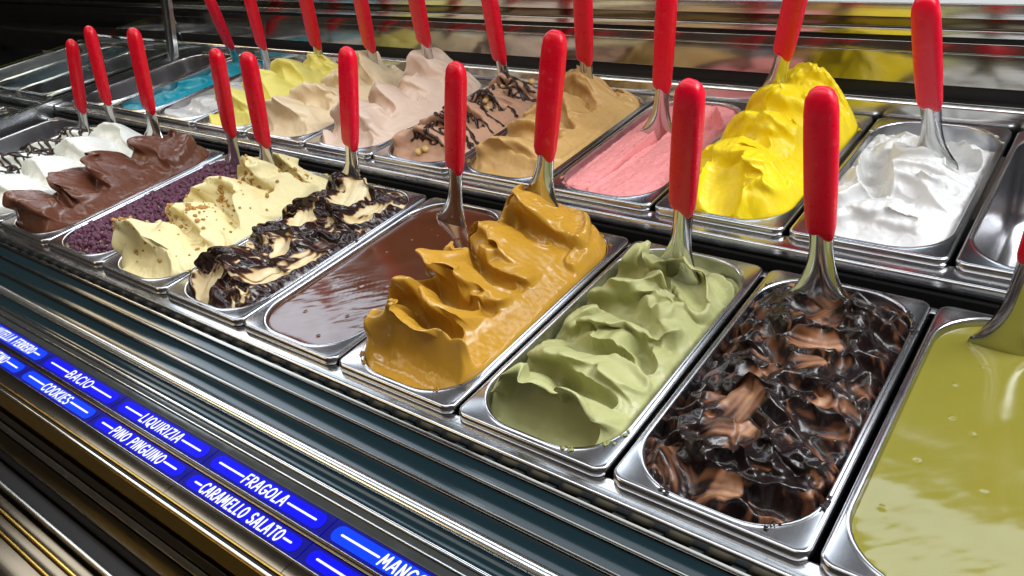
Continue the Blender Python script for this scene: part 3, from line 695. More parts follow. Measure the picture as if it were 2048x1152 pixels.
# -- liquids
F = Field(0.0015, 3); F.h[:] = -0.009
F.h += 0.0011*fbm(F.X/0.09, F.Y/0.06, 5, 2, 0.3)*np.clip(1.3-F.Y/0.25, 0.15, 1)
F.h += 0.00022*fbm((F.X+F.Y)/0.05, (F.X-F.Y)/0.016, 6, 2)*np.clip(1.2-F.Y/0.18, 0.0, 1)
for bx, by, bs in ((-0.045, 0.25, 1), (-0.038, 0.205, 1.2), (-0.05, 0.14, -1), (-0.02, 0.19, -0.8), (0.02, 0.23, 0.8), (-0.06, 0.08, 0.9), (0.0, 0.13, -0.9), (-0.03, 0.285, 0.7)):
    F.h += bs*0.0012*np.exp(-((F.X-bx)**2+(F.Y-by)**2)/0.0018**2)
F.h -= 0.0018*np.exp(-np.maximum(F.dw, 0)/0.004)*-1
put(F, cx(0), 1, G['olive'], 'smooth olive green pistachio sauce in the pan at the right edge')
F = Field(0.0015, 9); F.h[:] = -0.0055
F.h += 0.0007*fbm((F.X+0.4*F.Y)/0.09, F.Y/0.05, 15, 2, 0.3)*np.clip(1.3-F.Y/0.2, 0.1, 1)
F.h += 0.00022*fbm((F.X+F.Y)/0.05, (F.X-F.Y)/0.012, 16, 2)*np.exp(-((F.Y-0.1)/0.05)**2)
F.h += 0.0006*np.sin(((F.X-0.02)*0.8+(F.Y-0.11)*0.6)*900)*np.exp(-(((F.X+0.0)/0.03)**2+((F.Y-0.13)/0.02)**2))*0.4
F.h += 0.0015*np.exp(-np.maximum(F.dw, 0)/0.004)
for i in range(14):
    bx, by = F.rng.uniform(-0.06, 0.06), F.rng.uniform(0.03, 0.3); F.h += F.rng.choice((-1, 1))*0.0008*np.exp(-((F.X-bx)**2+(F.Y-by)**2)/0.0016**2)
put(F, cx(4), 1, G['choc'], 'flat glossy liquid milk chocolate between cream swirl and caramel')

# -- caramel
F = Field(0.001, 11)
F.mound(0.006, 0.012, [(0, .050), (.06, .052), (.15, .055), (.24, .060), (.31, .066), (.36, .05)], [(0, -.012), (.1, -.03), (.2, -.02), (.3, -.01), (.36, 0)], pr=1.15, pl=2.2, front=0.018, zf=-0.002, back=0.035, zb=0.0)
F.waves([(.046, .052, .060, .046, .020), (.100, .098, .104, .088, .06), (.158, .150, .142, .150, .12), (.225, .232, .215, .205, .18), (.300, .300, .285, .292, .26)], 0.052, warp=0.006, u1=0.050, lean=0.5)
F.ragged(0.004); F.nicks(7, 1, 0.1); F.nicks(14, 2, 1.3, 0.5, (0.02, 0.05), (0.003, 0.007), 0.0014, 0.001)
for A_, B_, C_, w_, z_ in (((-.030, .088), (.046, .072), (.010, .080), .0105, .010), ((-.045, .128), (.020, .116), (-.01, .118), .0095, .016), ((-.035, .196), (.030, .172), (.0, .178), .0100, .020), ((-.062, .205), (-.045, .225), (-.055, .21), .010, .022), ((-.030, .278), (.020, .258), (.0, .262), .0090, .032)):
    F.stroke(A_, B_, C_, w=w_, za=z_+0.004, zb=z_, dish=0.5, lip=0.003, endlip=0.005, mode='cut', startfade=0.15, soft=0.005)
F.ridge([(-.056, .050), (-.02, .058), (.025, .058), (.050, .036), (.062, .012)], 0.012, lean=1.5)
F.ridge([(-.055, .098), (-.012, .098), (.028, .094), (.050, .080), (.058, .058)], 0.012)
F.ridge([(-.066, .152), (-.03, .146), (.005, .132), (.040, .140), (.052, .160)], 0.013)
F.ridge([(-.060, .250), (-.040, .215), (.0, .192), (.040, .190), (.068, .205)], 0.013)
F.ridge([(-.045, .310), (-.01, .292), (.03, .280), (.055, .290), (.066, .310)], 0.011)
F.stroke((0.062, 0.30), (0.055, 0.06), (0.075, 0.18), w=0.018, za=0.012, zb=0.010, dish=0.10, roll=-0.5, lip=0.002, endlip=0.004, stri=0.0007)
F.stroke((-0.055, 0.030), (0.052, 0.030), (0.0, 0.034), w=0.028, za=0.006, zb=0.002, dish=1.0, roll=0.75, lip=0.003, endlip=0.010, stri=0.0004, lean=0.8)
F.stroke((0.02, 0.345), (0.066, 0.26), (0.07, 0.33), w=0.010, za=0.03, zb=0.02, dish=0.4, lip=0.005, endlip=0.006)
F.stroke((-0.02, 0.34), (0.05, 0.29), (0.03, 0.34), w=0.012, za=0.05, zb=0.04, dish=0.5, lip=0.005, endlip=0.006)
F.soften(1); F.rough(0.0012, 0.03, 0.0003, 0.006); F.edge(0.003, 2.2, 0.006, 0.003)
put(F, cx(3), 1, G['caramel'], 'tall glossy caramel brown gelato piled in deep folds')
# -- pistachio
F = Field(0.001, 23)
F.mound(-0.012, -0.010, [(0, .010), (.06, .013), (.15, .012), (.24, .014), (.30, .012), (.36, -.014)], [(0, .0), (.36, .008)], pr=2.8, pl=2.8, front=0.022, zf=-0.018, back=0.05, zb=-0.022)
F.waves([(.055, .050, .046, .052, .06), (.115, .108, .098, .090, .085), (.175, .172, .150, .150, .15), (.225, .230, .235, .205, .20), (.29, .29, .285, .275, .25)], 0.037, warp=0.008, u1=0.084, lean=0.5)
F.ragged(0.004); F.nicks(7, 1, -0.3); F.nicks(14, 2, 0.6, 0.7, (0.015, 0.045), (0.003, 0.007), 0.0014, 0.001)
for A_, B_, C_, w_, z_ in (((-.020, .092), (.040, .078), (.010, .082), .0095, -.012), ((-.045, .142), (.012, .140), (-.01, .136), .0090, -.008), ((.020, .170), (.050, .142), (.042, .160), .0090, -.010), ((-.040, .210), (.010, .205), (-.01, .200), .0085, -.004)):
    F.stroke(A_, B_, C_, w=w_, za=z_+0.004, zb=z_, dish=0.5, lip=0.003, endlip=0.005, mode='cut', startfade=0.15, soft=0.005)
F.ridge([(-.058, .040), (-.035, .056), (.0, .066), (.028, .060), (.040, .030)], 0.012, lean=1.4)
F.ridge([(-.060, .100), (-.02, .104), (.015, .112), (.045, .100), (.066, .090)], 0.012)
F.ridge([(-.052, .170), (-.01, .176), (.025, .178), (.050, .186), (.060, .205)], 0.012)
F.ridge([(-.050, .245), (-.02, .240), (.010, .255), (.030, .280), (.060, .270)], 0.012)
F.stroke((-0.058, 0.032), (0.030, 0.034), (-0.01, 0.028), w=0.024, za=-0.012, zb=-0.016, dish=0.9, roll=0.8, lip=0.003, endlip=0.010, lean=0.8)
F.stroke((0.00, 0.27), (0.052, 0.25), (0.03, 0.285), w=0.014, za=0.02, zb=0.008, dish=0.7, lip=0.006, endlip=0.008, lean=0.9)
F.stroke((0.01, 0.325), (0.066, 0.285), (0.055, 0.325), w=0.013, za=-0.008, zb=-0.010, dish=0.4, lip=0.003, endlip=0.003)
F.soften(1); F.rough(0.0014, 0.03, 0.0004, 0.006); F.edge(-0.016, 1.8, 0.006, 0.006)
put(F, cx(2), 1, G['pist'], 'pale green pistachio gelato in curled folds')
# -- fudge swirl
F = Field(0.001, 37)
F.mound(-0.012, -0.012, [(0, .004), (.1, .008), (.25, .016), (.31, .02), (.36, 0)], -0.005, pr=1.8, pl=1.8, front=0.03, zf=-0.016, back=0.05, zb=-0.014)
r1 = F.folds(0.026, 0.046, 0.036, 0.5, 0.9, 1, 0.4, 1.2)
wx = fbm(F.X/0.03, F.Y/0.03, 91, 4); wy = fbm(F.X/0.03+7, F.Y/0.03, 92, 4)
t = fbm(F.X/0.030+1.2*wx, F.Y/0.034+1.2*wy, 95, 3)
st = fbm((F.X*0.6+F.Y*0.6)/0.006+1.8*wx, (F.X-F.Y)/0.06, 96, 3)
wall = 1-sstep(0.004, 0.022, F.dw)
F.tone = 0.29+0.32*t+0.34*st+0.16*wall
F.nicks(24, 3, 0.3, 1.2, (0.022, 0.046), (0.006, 0.015), 0.003, 0.003, (0.38, 0.78), 0.003)
F.soften(2)
rr = random.Random(4)
for i in range(22):
    x0, y0, a_ = rr.uniform(-.055, .055), rr.uniform(.03, .32), rr.uniform(-0.6, 1.2); l = rr.uniform(.018, .034); k = rr.uniform(-.010, .010)
    pth = [(x0-l*math.cos(a_), y0-l*math.sin(a_)), (x0-.35*l*math.cos(a_)-k*math.sin(a_), y0-.35*l*math.sin(a_)+k*math.cos(a_)), (x0+.35*l*math.cos(a_)+k*math.sin(a_), y0+.35*l*math.sin(a_)-k*math.cos(a_)), (x0+l*math.cos(a_), y0+l*math.sin(a_))]
    t0 = F.tone.copy(); h0 = F.h.copy(); F.ridge(pth, rr.uniform(.004, .009), 0.0045, 0.0080, 0.7, 0.3)
    F.tone = t0-0.42*np.clip((F.h-h0)/0.008, 0, 1)
F.soften(1); F.rough(0.0012, 0.02, 0.0003, 0.006); F.edge(-0.008, 1.4, 0.006, 0.006)
put(F, cx(1), 1, G['fudge'], 'dark glossy fudge swirled through brown chocolate gelato')
# -- cream / chocolate swirl
F = Field(0.001, 41)
F.mound(-0.002, 0.0, [(0, .030), (.05, .036), (.15, .032), (.25, .038), (.31, .036), (.36, .012)], -0.012, pr=1.4, pl=1.7, front=0.024, zf=-0.006, back=0.045, zb=-0.004)
F.waves([0.060, 0.150, 0.225, 0.300], 0.030, slant=0.10, u1=0.060, lean=0.6)
r1 = F.folds(0.008, 0.030, 0.016, 0.5, 0.9, 1, 0.5, 1.2)
wx = fbm(F.X/0.035, F.Y/0.035, 191, 4); wy = fbm(F.X/0.035+7, F.Y/0.035, 192, 4)
st = fbm((F.X*0.8-F.Y*0.5)/0.007+1.6*wx, (F.X*0.5+F.Y*0.8)/0.07, 196, 3)
F.tone = 0.24+0.08*sstep(0.2, 0.33, F.Y)+0.40*fbm((F.X+0.5*F.Y)/0.040+1.3*wx, (F.Y-0.5*F.X)/0.022+1.3*wy, 195, 3)+0.26*st
F.stroke((-0.020, 0.078), (-0.005, 0.018), (-0.018, 0.045), w=0.015, za=0.034, zb=0.002, dish=-0.3, roll=0.4, lip=0.003, endlip=0.003, stri=0.0008, tone=0.72)
F.stroke((0.002, 0.16), (0.025, 0.12), (0.02, 0.15), w=0.011, za=0.024, zb=0.012, dish=0.5, lip=0.004, tone=0.74)
F.stroke((-0.03, 0.22), (0.0, 0.185), (-0.01, 0.21), w=0.014, za=0.032, zb=0.022, dish=0.5, lip=0.004, tone=0.74)
F.stroke((-0.005, 0.315), (0.015, 0.26), (0.01, 0.29), w=0.015, za=0.042, zb=0.020, dish=-0.3, lip=0.004, tone=0.90)
F.stroke((0.055, 0.20), (0.045, 0.07), (0.06, 0.14), w=0.012, za=0.006, zb=0.004, dish=0.3, roll=-0.4, lip=0.003, stri=0.0014, tone=0.66)
F.stroke((0.045, 0.31), (0.05, 0.24), (0.055, 0.28), w=0.012, za=0.010, zb=0.006, dish=0.3, lip=0.003, tone=0.8)
F.soften(1)
rr = random.Random(14)
for i in range(24):
    x0, y0, a_ = rr.uniform(-.055, .05), rr.uniform(.03, .32), rr.uniform(-0.2, 1.4); l = rr.uniform(.016, .034); k = rr.uniform(-.010, .010)
    pth = [(x0-l*math.cos(a_), y0-l*math.sin(a_)), (x0-.35*l*math.cos(a_)-k*math.sin(a_), y0-.35*l*math.sin(a_)+k*math.cos(a_)), (x0+.35*l*math.cos(a_)+k*math.sin(a_), y0+.35*l*math.sin(a_)-k*math.cos(a_)), (x0+l*math.cos(a_), y0+l*math.sin(a_))]
    t0 = F.tone.copy(); h0 = F.h.copy(); F.ridge(pth, rr.uniform(.005, .009), 0.003, 0.005, 0.8, 0.3)
    F.tone = t0-(0.34 if i % 4 else -0.2)*np.clip((F.h-h0)/0.007, 0, 1)
F.soften(1); F.rough(0.0010, 0.02, 0.0003, 0.006); F.edge(-0.002, 1.8, 0.006, 0.004)
put(F, cx(5), 1, G['swirl'], 'cream gelato marbled with glossy dark chocolate in the front row')
# -- cream with nuts
FC = F = Field(0.001, 55)
F.mound(-0.002, 0.006, [(0, .036), (.06, .040), (.15, .040), (.25, .044), (.31, .044), (.36, .02)], -0.015, pr=1.3, pl=2.0, front=0.020, zf=-0.006, back=0.035, zb=-0.003)
F.waves([0.050, 0.120, 0.185, 0.255, 0.315], 0.044, slant=-0.05, u1=0.058, lean=0.45, bend=0.012)
F.ragged(0.009); F.nicks(12, 1); F.curls(9, 1); F.nicks(10, 2, 0.0, 0.6, (0.015, 0.04), (0.003, 0.006), 0.0014, 0.001)
F.stroke((-0.050, 0.030), (0.045, 0.026), (0.0, 0.024), w=0.020, za=0.004, zb=0.000, dish=0.7, roll=0.6, lip=0.003, endlip=0.006)
F.stroke((0.045, 0.30), (0.058, 0.22), (0.06, 0.27), w=0.020, za=0.03, zb=0.012, dish=0.3, roll=-0.5, lip=0.003, endlip=0.005)
F.soften(1); F.rough(0.0014, 0.025, 0.0005, 0.006); F.edge(-0.001, 2.0, 0.006, 0.004)
put(F, cx(6), 1, G['cream'], 'pale cream gelato in folds sprinkled with brown nut pieces')
# -- dark chocolate
F = Field(0.0012, 66)
F.mound(0.004, 0.008, [(0, .036), (.06, .042), (.15, .040), (.25, .050), (.31, .056), (.36, .03)], [(0, -.02), (.2, -.015), (.36, .0)], pr=1.2, pl=2.0, front=0.022, zf=-0.004, back=0.03, zb=0.0)
F.waves([0.045, 0.110, 0.180, 0.262], 0.040, slant=-0.15, u1=0.052, lean=0.6)
F.ragged(0.007); F.nicks(7, 1); F.curls(6, 1)
F.stroke((0.055, 0.25), (0.055, 0.06), (0.07, 0.15), w=0.016, za=0.012, zb=0.004, dish=0.1, roll=-0.5, lip=0.002, stri=0.0009)
F.stroke((0.0, 0.33), (0.05, 0.27), (0.045, 0.32), w=0.016, za=0.05, zb=0.03, dish=0.6, lip=0.005, endlip=0.007)
F.soften(1); F.rough(0.0014, 0.03, 0.0005, 0.007); F.edge(0.001, 2.0, 0.006, 0.003)
put(F, cx(8), 1, G['dark'], 'dark chocolate gelato heaped in smooth waves in the front row')
# -- glossy white
F = Field(0.0015, 71)
F.mound(0.002, 0.0, [(0, .034), (.1, .036), (.2, .040), (.3, .046), (.36, .02)], -0.01, pr=1.6, pl=1.8, front=0.03, zf=-0.002, back=0.035, zb=0.0)
F.waves([0.070, 0.140, 0.215, 0.285], 0.026, slant=0.1, u1=0.075, lean=0.5)
F.soften(1); F.rough(0.002, 0.03, 0.0003, 0.008); F.edge(0.0, 2.0, 0.006, 0.003)
put(F, cx(9), 1, G['white'], 'glossy white meringue-like gelato beside the dark chocolate')
FD = F = Field(0.0015, 77)
F.mound(-0.004, -0.002, [(0, .018), (.1, .020), (.2, .020), (.3, .022), (.36, .0)], 0.0, pr=1.8, pl=1.8, front=0.03, zf=-0.006, back=0.05, zb=-0.006)
F.waves([0.070, 0.140, 0.215, 0.285], 0.020, slant=0.1, u1=0.075, lean=0.4)
F.edge(-0.004, 2.0, 0.006, 0.003)
GD = put(F, cx(10), 1, G['white'], 'white gelato striped with dark chocolate drizzle near the empty pan')

# -- back row
F = Field(0.001, 81)
F.mound(-0.010, -0.008, [(0, .002), (.1, .012), (.2, .014), (.28, .010), (.36, -.02)], 0.0, pr=2, pl=2, front=0.03, zf=-0.008, back=0.06, zb=-0.05)
F.waves([0.055, 0.115, 0.17, 0.225], 0.018, slant=0.1, u1=0.08, lean=0.4, bend=0.012)
F.ragged(0.007); F.nicks(14, 1); F.curls(9, 1, 0.1, 0.6, (0.003, 0.007), wb=0.014)
F.stroke((-0.055, 0.27), (-0.02, 0.12), (-0.05, 0.20), w=0.016, za=-0.02, zb=-0.006, dish=0.4, lip=0.004, endlip=0.006)
F.stroke((0.0, 0.30), (0.05, 0.23), (0.05, 0.29), w=0.018, za=-0.028, zb=-0.012, dish=0.4, lip=0.004)
F.soften(1); F.rough(0.002, 0.025, 0.0005, 0.006); F.edge(-0.010, 1.8, 0.006, 0.008)
put(F, cx(1), 2, G['yog'], 'soft white yoghurt gelato at the right end of the back row')
F = Field(0.001, 87)
F.mound(0.006, 0.012, [(0, .050), (.06, .052), (.15, .058), (.24, .074), (.31, .086), (.36, .06)], [(0, 0), (.2, -.005), (.36, 0)], pr=1.9, pl=2.2, front=0.02, zf=-0.002, back=0.03, zb=0.01)
F.waves([0.085, 0.165, 0.240, 0.310], 0.032, slant=-0.12, u1=0.075, lean=0.4, bend=0.012)
F.ragged(0.008); F.nicks(10, 1); F.curls(8, 1); F.nicks(10, 2, 0.0, 0.6, (0.015, 0.04), (0.003, 0.006), 0.0014, 0.001)
F.stroke((-0.02, 0.075), (0.0, 0.012), (-0.01, 0.04), w=0.026, za=0.040, zb=0.002, dish=0.55, lip=0.004, endlip=0.003, stri=0.0006, startfade=0.1)
F.stroke((-0.055, 0.11), (-0.05, 0.03), (-0.06, 0.07), w=0.016, za=0.035, zb=0.010, dish=0.5, lip=0.004)
F.stroke((0.05, 0.28), (0.058, 0.10), (0.07, 0.2), w=0.018, za=0.034, zb=0.012, dish=0.15, roll=-0.6, lip=0.003, stri=0.0008)
F.soften(1); F.rough(0.0014, 0.025, 0.0005, 0.006); F.edge(0.002, 2.4, 0.006, 0.003)
put(F, cx(2), 2, G['mango'], 'tall heap of bright yellow mango gelato')
F = Field(0.0012, 93); F.h[:] = -0.010
F.h += 0.010*(1-(F.X/0.07)**2)
F.stroke((0.03, 0.33), (0.02, 0.02), (0.03, 0.17), w=0.034, za=-0.004, zb=-0.002, dish=-0.10, lip=0.001, stri=0.0006, lean=0)
F.stroke((-0.012, 0.30), (-0.024, 0.05), (-0.018, 0.17), w=0.008, za=-0.022, zb=-0.020, dish=0.5, lip=0.003, endlip=0.003, soft=0.003)
F.stroke((-0.048, 0.32), (-0.046, 0.04), (-0.05, 0.17), w=0.020, za=-0.006, zb=-0.005, dish=-0.15, lip=0.002, stri=0.001)
F.stroke((0.0, 0.33), (0.04, 0.27), (0.02, 0.30), w=0.022, za=-0.03, zb=-0.02, dish=0.3, lip=0.004)
F.soften(1); F.rough(0.0014, 0.02, 0.0007, 0.005); F.edge(-0.008, 1.6, 0.005, 0.005)
put(F, cx(3), 2, G['pink'], 'flat pink strawberry gelato scraped by the spatula')
def generic(k, key, label, seed, zc, crests, amp, res=0.0014, zr=-0.003, zl=-0.003, ze=-0.003, u1=0.06, slant=-0.08, zf=-0.006, uc=-0.012, jag=0.25, frontfacet=True):
    F = Field(res, seed)
    F.mound(zr, zl, zc, uc, pr=1.35, pl=1.8, front=0.026, zf=zf, back=0.04, zb=-0.004)
    F.waves(crests, amp*1.2, slant=slant, u1=u1, lean=0.45, bend=0.012); F.ragged(0.008 if frontfacet else 0.003); F.nicks(8 if frontfacet else 5, 1); F.curls(10 if frontfacet else 4, 1, H=(0.004, 0.009) if frontfacet else (0.002, 0.004))
    if frontfacet: F.stroke((-0.050, 0.034), (0.040, 0.030), (0.0, 0.028), w=0.022, za=zf+0.010, zb=zf+0.004, dish=0.6, roll=0.55, lip=0.003, endlip=0.005)
    F.stroke((0.045, 0.27), (0.052, 0.09), (0.066, 0.18), w=0.016, za=zr+0.016, zb=zr+0.008, dish=0.15, roll=-0.45, lip=0.003, stri=0.0008)
    F.soften(1); F.rough(0.0014, 0.025, 0.0005, 0.006); F.edge(ze, 2.0, 0.006, 0.004)
    put(F, cx(k), 2, G[key], label); return F
generic(4, 'coffee', 'coffee brown gelato in folds between pink and hazelnut chocolate', 101, [(0, .02), (.06, .03), (.15, .026), (.25, .036), (.31, .044), (.36, .02)], [0.06, 0.13, 0.2, 0.27], 0.034, 0.0012)
FN = generic(5, 'milk', 'milk chocolate gelato with dark drizzle and hazelnuts', 107, [(0, .012), (.06, .018), (.15, .018), (.25, .022), (.31, .024), (.36, .0)], [0.06, 0.12, 0.18, 0.24, 0.3], 0.024, 0.0012, zr=-0.012, zl=-0.012, ze=-0.010)
generic(6, 'beigep', 'pinkish beige gelato swept up high at the back', 113, [(0, .02), (.08, .03), (.15, .040), (.25, .054), (.31, .072), (.36, .04)], [0.07, 0.15, 0.22, 0.29], 0.034, 0.0013, u1=0.05)
generic(7, 'beige', 'light beige gelato with a curled front lump', 119, [(0, .022), (.06, .034), (.15, .034), (.25, .046), (.31, .050), (.36, .02)], [0.05, 0.13, 0.2, 0.27], 0.036)
generic(8, 'yellow', 'pale yellow gelato piled beside the beige gelato', 125, [(0, .012), (.06, .026), (.15, .042), (.25, .048), (.31, .040), (.36, .01)], [0.08, 0.15, 0.22, 0.28], 0.034)
generic(9, 'yog', 'low rest of white gelato beside the pale yellow gelato', 131, [(0, -.006), (.1, -.002), (.2, .0), (.3, .0), (.36, -.02)], [0.1, 0.19, 0.27], 0.014, zr=-0.012, zl=-0.012, ze=-0.010, frontfacet=False, zf=-0.010)
generic(10, 'blue', 'bright blue gelato at the left of the back row', 137, [(0, -.012), (.1, -.008), (.2, -.006), (.3, .0), (.36, -.01)], [0.1, 0.19, 0.27], 0.010, zr=-0.016, zl=-0.016, ze=-0.008, frontfacet=False, zf=-0.014)
# low gelato behind the glass partition

# ------------------------------------------------------------------ toppings
def lump_template(seed, sub=1, jitter=0.25):
    bm = bmesh.new(); bmesh.ops.create_icosphere(bm, subdivisions=sub, radius=1.0); r = random.Random(seed)
    for v in bm.verts: v.co *= 1+r.uniform(-jitter, jitter)
    V = np.array([v.co[:] for v in bm.verts]); Fc = np.array([[v.index for v in f.verts] for f in bm.faces]); bm.free(); return V, Fc
def scatter(name, items, mat, seed, sub=1, jitter=0.25, squash=(1, 1, 1)):
    """many small lumps joined in one mesh; items: (x, y, z, r)"""
    T = [lump_template(seed+i, sub, jitter) for i in range(5)]; r = random.Random(seed); Vs = []; Fs = []; n = 0
    for x, y, z, s in items:
        V, Fc = T[r.randrange(5)]; a = r.uniform(0, 2*PI); c, sn = math.cos(a), math.sin(a); q = np.array([squash[0]*r.uniform(.8, 1.2), squash[1]*r.uniform(.8, 1.2), squash[2]*r.uniform(.8, 1.2)])*s
        A = V*q; A = np.stack([A[:, 0]*c-A[:, 1]*sn, A[:, 0]*sn+A[:, 1]*c, A[:, 2]], -1)+np.array([x, y, z]); Vs.append(A); Fs.append(Fc+n); n += len(V)
    me = pyd(np.concatenate(Vs), np.concatenate(Fs)); return link(name, me, mat)
rg = random.Random(5)
# purple crumble fills one pan
F = Field(0.002, 50)
F.mound(-0.012, -0.012, 0.008, 0.0, pr=2, pl=2, front=0.05, zf=-0.010, back=0.05, zb=-0.014); F.edge(-0.009, 1.5, 0.005, 0.0)
FL = put(F, cx(7), 1, G['cream'], 'cream gelato bed under the purple crumble')
items = []
while len(items) < 2300:
    x, y = rg.uniform(-OHW, OHW), rg.uniform(OY0, OY1)
    if float(F.sample(F.dw, np.array([x]), np.array([y]))[0]) < 0.0035: continue
    if y > 0.26+0.06*math.sin(x*60) and rg.random() < 0.0: continue
    cl = float(fbm(np.array([x/0.02]), np.array([y/0.02]), 70, 2)[0]); items.append((x, y, F.z(x, y)+0.003*cl+rg.uniform(-0.0005, 0.0050), rg.uniform(0.0024, 0.0056)*(1+0.25*cl)))
o = scatter('crumble', items, G['crumble'], 8, 1, 0.28); o.location = (cx(7), 0, 0)
tag(o, 'purple brown crumble topping filling a front row pan', 'crumble', kind='stuff')
# nut pieces on the cream gelato
items = []
ctr = [(-0.03, 0.055), (-0.035, 0.125), (-0.02, 0.19), (-0.02, 0.255), (0.0, 0.3), (0.03, 0.29), (-0.03, 0.24), (0.01, 0.15)]
while len(items) < 300:
    if rg.random() < 0.72: c = rg.choice(ctr); x, y = rg.gauss(c[0], 0.009), rg.gauss(c[1], 0.009)
    else: x, y = rg.uniform(-.06, .06), rg.uniform(.03, .33)
    if abs(x) > 0.066 or not 0.025 < y < 0.335: continue
    X_, Y_ = np.array([x]), np.array([y])
    items.append((x+float(FC.sample(FC.dx, X_, Y_)[0]), y+float(FC.sample(FC.dy, X_, Y_)[0]), FC.z(x, y)+0.0012, rg.choice((0.0013, 0.0020, 0.0030, 0.0042))))
o = scatter('nut_pieces', items, G['nut'], 18, 1, 0.3, (1, 0.8, 0.8)); o.location = (cx(6), 0, 0)
tag(o, 'chopped brown nut pieces strewn over the pale cream gelato', 'nut pieces', kind='stuff')
# smears on the rims, each a part of the gelato it came from
def smear(start, n, seed, arc_=None):
    g = [o for o in COL.objects if o.get('label', '').startswith(start)][0]; r = random.Random(seed); ring = rrect(OHW+0.003, OY0-0.003, OY1+0.003, OR+0.002, 10); it = []
    for q in range(max(2, n//9)):
        i = r.randrange(len(ring)) if arc_ is None else r.randint(*arc_) % len(ring); a, b = ring[i], ring[(i+1) % len(ring)]
        L_ = math.hypot(b[0]-a[0], b[1]-a[1]); m = min(1.0, 0.03/max(L_, 1e-6)); t0 = r.uniform(0, 1-m*0.999)
        for k in range(9):
            f = t0+m*r.random(); it.append((a[0]+(b[0]-a[0])*f+r.gauss(0, 0.0012), a[1]+(b[1]-a[1])*f+r.gauss(0, 0.0012), 0.0014, r.choice((0.0006, 0.0009, 0.0014, 0.0022))))
    o = scatter('smear', it, g.data.materials[0], seed, 1, 0.2, (1, 1, 0.22)); o.parent = g; o['kind'] = 'stuff'; return o
smear('dark glossy fudge', 90, 1); smear('dark glossy fudge', 40, 9, (1, 12)); smear('tall glossy caramel', 60, 2); smear('pale green pistachio', 45, 3); smear('cream gelato marbled', 60, 4); smear('tall heap of bright', 40, 5)
smear('flat pink', 40, 6); smear('pale cream gelato in folds', 40, 7); smear('soft white yoghurt', 30, 8); smear('coffee brown gelato', 40, 10); smear('dark chocolate gelato heaped', 40, 11)
# hazelnut halves on the milk chocolate
hz = [(-0.004, 0.035, .0058), (0.008, 0.040, .0052), (0.050, 0.075, .005), (-0.012, 0.13, .006), (-0.002, 0.142, .005), (0.008, 0.135, .0055), (-0.02, 0.145, .0045), (0.0, 0.215, .0055), (-0.01, 0.225, .005), (-0.03, 0.30, .006), (-0.022, 0.292, .005), (0.03, 0.31, .005), (-0.03, 0.075, .0045), (-0.04, 0.085, .005)]
WH = ['front hazelnut in the chocolate gelato', 'hazelnut next to the front one in the chocolate gelato', 'hazelnut low at the right side of the chocolate gelato', 'hazelnut at the middle of the chocolate gelato, left of its neighbours', 'middle hazelnut of the cluster on the chocolate gelato', 'right hazelnut of the middle cluster on the chocolate gelato',
      'smallest hazelnut of the middle cluster', 'hazelnut behind the middle cluster', 'hazelnut left of the one behind the middle cluster', 'hazelnut beside the spatula in the chocolate gelato', 'second hazelnut beside the spatula in the chocolate gelato', 'hazelnut at the back right of the chocolate gelato', 'hazelnut near the left front of the chocolate gelato', 'hazelnut by the left wall of the chocolate pan']
for (x, y, r_), lb in zip(hz, WH):
    V, Fc = lump_template(int(x*1e4)+900, 2, 0.06); r_ *= 1.3; V = V*np.array([r_, r_, r_*0.85])
    o = link('hazelnut', pyd(V, Fc), G['hazel']); o.location = (cx(5)+x, YR2+y, ZR2+FN.z(x, y)+r_*0.35); tag(o, lb, 'hazelnut', 'hazelnuts on the chocolate gelato')
def drizzle(F, cxx, row, lines, wd, name, label, parent):
    vs, fs = [], []
    for ln in lines:
        pts = []
        for (x, y) in ln:
            X_, Y_ = np.array([x]), np.array([y])
            pts.append(Vector((x+float(F.sample(F.dx, X_, Y_)[0]), y+float(F.sample(F.dy, X_, Y_)[0]), F.z(x, y)+0.0002)))
        n = 6; i0 = len(vs); w0 = wd*rg.uniform(0.7, 1.3)
        for i, p in enumerate(pts):
            d = (pts[min(i+1, len(pts)-1)]-pts[max(i-1, 0)]); d = d.normalized() if d.length > 1e-6 else Vector((1, 0, 0)); s_ = d.cross(Vector((0, 0, 1))).normalized(); u_ = s_.cross(d)
            w = w0*(0.35 if i in (0, len(pts)-1) else 1)*(1+0.4*math.sin(i*1.7))
            for k in range(n): t = 2*PI*k/n; vs.append(p+s_*w*math.cos(t)+u_*w*0.8*math.sin(t))
        for i in range(len(pts)-1):
            for k in range(n): fs.append((i0+i*n+k, i0+i*n+(k+1) % n, i0+(i+1)*n+(k+1) % n, i0+(i+1)*n+k))
    o = link(name, pyd(vs, fs), G['drizzle'], parent); return o
GN = [o for o in COL.objects if o.get('label', '').startswith('milk chocolate gelato with')][0]
lines = []
for i in range(40):
    y0 = rg.uniform(0.05, 0.33); x0 = rg.uniform(-0.06, 0.0); x1 = x0+rg.uniform(0.03, 0.10); sl = rg.uniform(-0.5, 0.1)
    ln = [(x0+(x1-x0)*t/24, y0+sl*(x1-x0)*t/24+0.004*math.sin(t*0.5+i)) for t in range(25)]
    lines.append([(x, y) for x, y in ln if abs(x) < 0.066 and 0.02 < y < 0.34])
drizzle(FN, cx(5), 2, [l for l in lines if len(l) > 4], 0.0026, 'drizzle', '', GN)
lines = []
for i in range(34):
    y0 = 0.03+i*0.0092; lines.append([(-0.06+0.115*t/20, y0+0.016*math.sin(t*0.35+i*2.1)+rg.uniform(-.001, .001)) for t in range(21)])
lines = [[(x, y) for x, y in l if 0.02 < y < 0.34] for l in lines]
drizzle(FD, cx(10), 1, [l for l in lines if len(l) > 4], 0.0032, 'drizzle', '', GD)

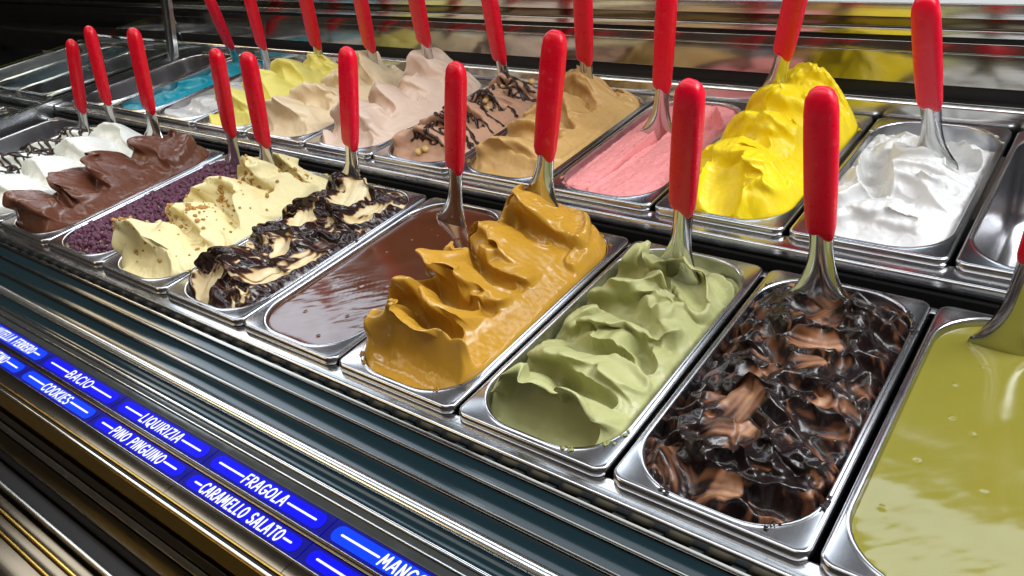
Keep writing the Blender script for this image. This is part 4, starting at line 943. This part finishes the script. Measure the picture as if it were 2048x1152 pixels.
# ------------------------------------------------------------------ spatulas
SP = [
 ((0.0665, 0.3205, -0.0090), (0.070, 0.060, 0.994), 0.090, 'spatula cut by the right edge, standing in the olive pistachio sauce'),
 ((-0.0958, 0.2965, 0.0200), (-0.027, -0.083, 0.996), 0.075, 'red handled spatula standing in the dark fudge swirl'),
 ((-0.2456, 0.2806, 0.0200), (0.167, -0.151, 0.974), 0.090, 'red handled spatula standing in the pistachio green gelato'),
 ((-0.4463, 0.3084, 0.0550), (0.180, 0.104, 0.978), 0.065, 'red handled spatula standing in the tall caramel gelato'),
 ((-0.6089, 0.3129, -0.0060), (0.220, 0.047, 0.974), 0.085, 'red handled spatula standing in the liquid chocolate'),
 ((-0.8103, 0.3121, 0.0200), (0.221, 0.098, 0.970), 0.065, 'red handled spatula standing in the cream and chocolate swirl'),
 ((-0.9782, 0.2859, 0.0300), (0.207, 0.022, 0.978), 0.050, 'red handled spatula standing in the cream gelato with nuts'),
 ((-1.0975, 0.3008, 0.0120), (0.292, 0.000, 0.956), 0.070, 'red handled spatula standing in the purple crumble'),
 ((-1.3300, 0.2950, 0.0380), (0.130, 0.130, 0.978), 0.055, 'red handled spatula standing in the dark chocolate gelato'),
 ((-1.5340, 0.3148, 0.0200), (0.154, 0.112, 0.982), 0.065, 'red handled spatula standing in the glossy white gelato'),
 ((-1.6252, 0.2936, 0.0100), (0.312, 0.139, 0.940), 0.060, 'leftmost red handled spatula, standing in the drizzled white gelato'),
 ((-0.0712, 0.6378, 0.0200), (-0.071, -0.335, 0.940), 0.090, 'red handled spatula standing in the white yoghurt gelato'),
 ((-0.2969, 0.6837, 0.0650), (0.261, -0.290, 0.921), 0.080, 'red handled spatula leaning in the yellow mango gelato'),
 ((-0.4539, 0.6332, 0.0150), (0.143, -0.064, 0.988), 0.075, 'red handled spatula standing in the pink strawberry gelato'),
 ((-0.6179, 0.6866, 0.0350), (0.251, -0.278, 0.927), 0.080, 'red handled spatula standing in the coffee gelato'),
 ((-0.8072, 0.7070, 0.0200), (0.132, -0.182, 0.974), 0.070, 'red handled spatula standing in the hazelnut chocolate gelato'),
 ((-0.9738, 0.6900, 0.0500), (0.326, -0.304, 0.895), 0.080, 'red handled spatula standing in the pinkish beige gelato'),
 ((-1.1335, 0.6914, 0.0350), (0.369, -0.270, 0.889), 0.075, 'red handled spatula standing in the light beige gelato'),
 ((-1.3215, 0.7059, 0.0300), (0.324, -0.187, 0.927), 0.065, 'red handled spatula standing in the pale yellow gelato'),
 ((-1.5042, 0.6961, 0.0150), (0.252, -0.112, 0.961), 0.070, 'red handled spatula standing in the small rest of white gelato'),
 ((-1.7022, 0.7492, 0.0000), (0.302, -0.272, 0.914), 0.065, 'red handled spatula leaning in the blue gelato'),
]
for i, (b_, d_, a_, l_) in enumerate(SP): spatula(b_, d_, a_, l_, roll=[0.0, 0.05, -0.08, 0.1, -0.05][i % 5])
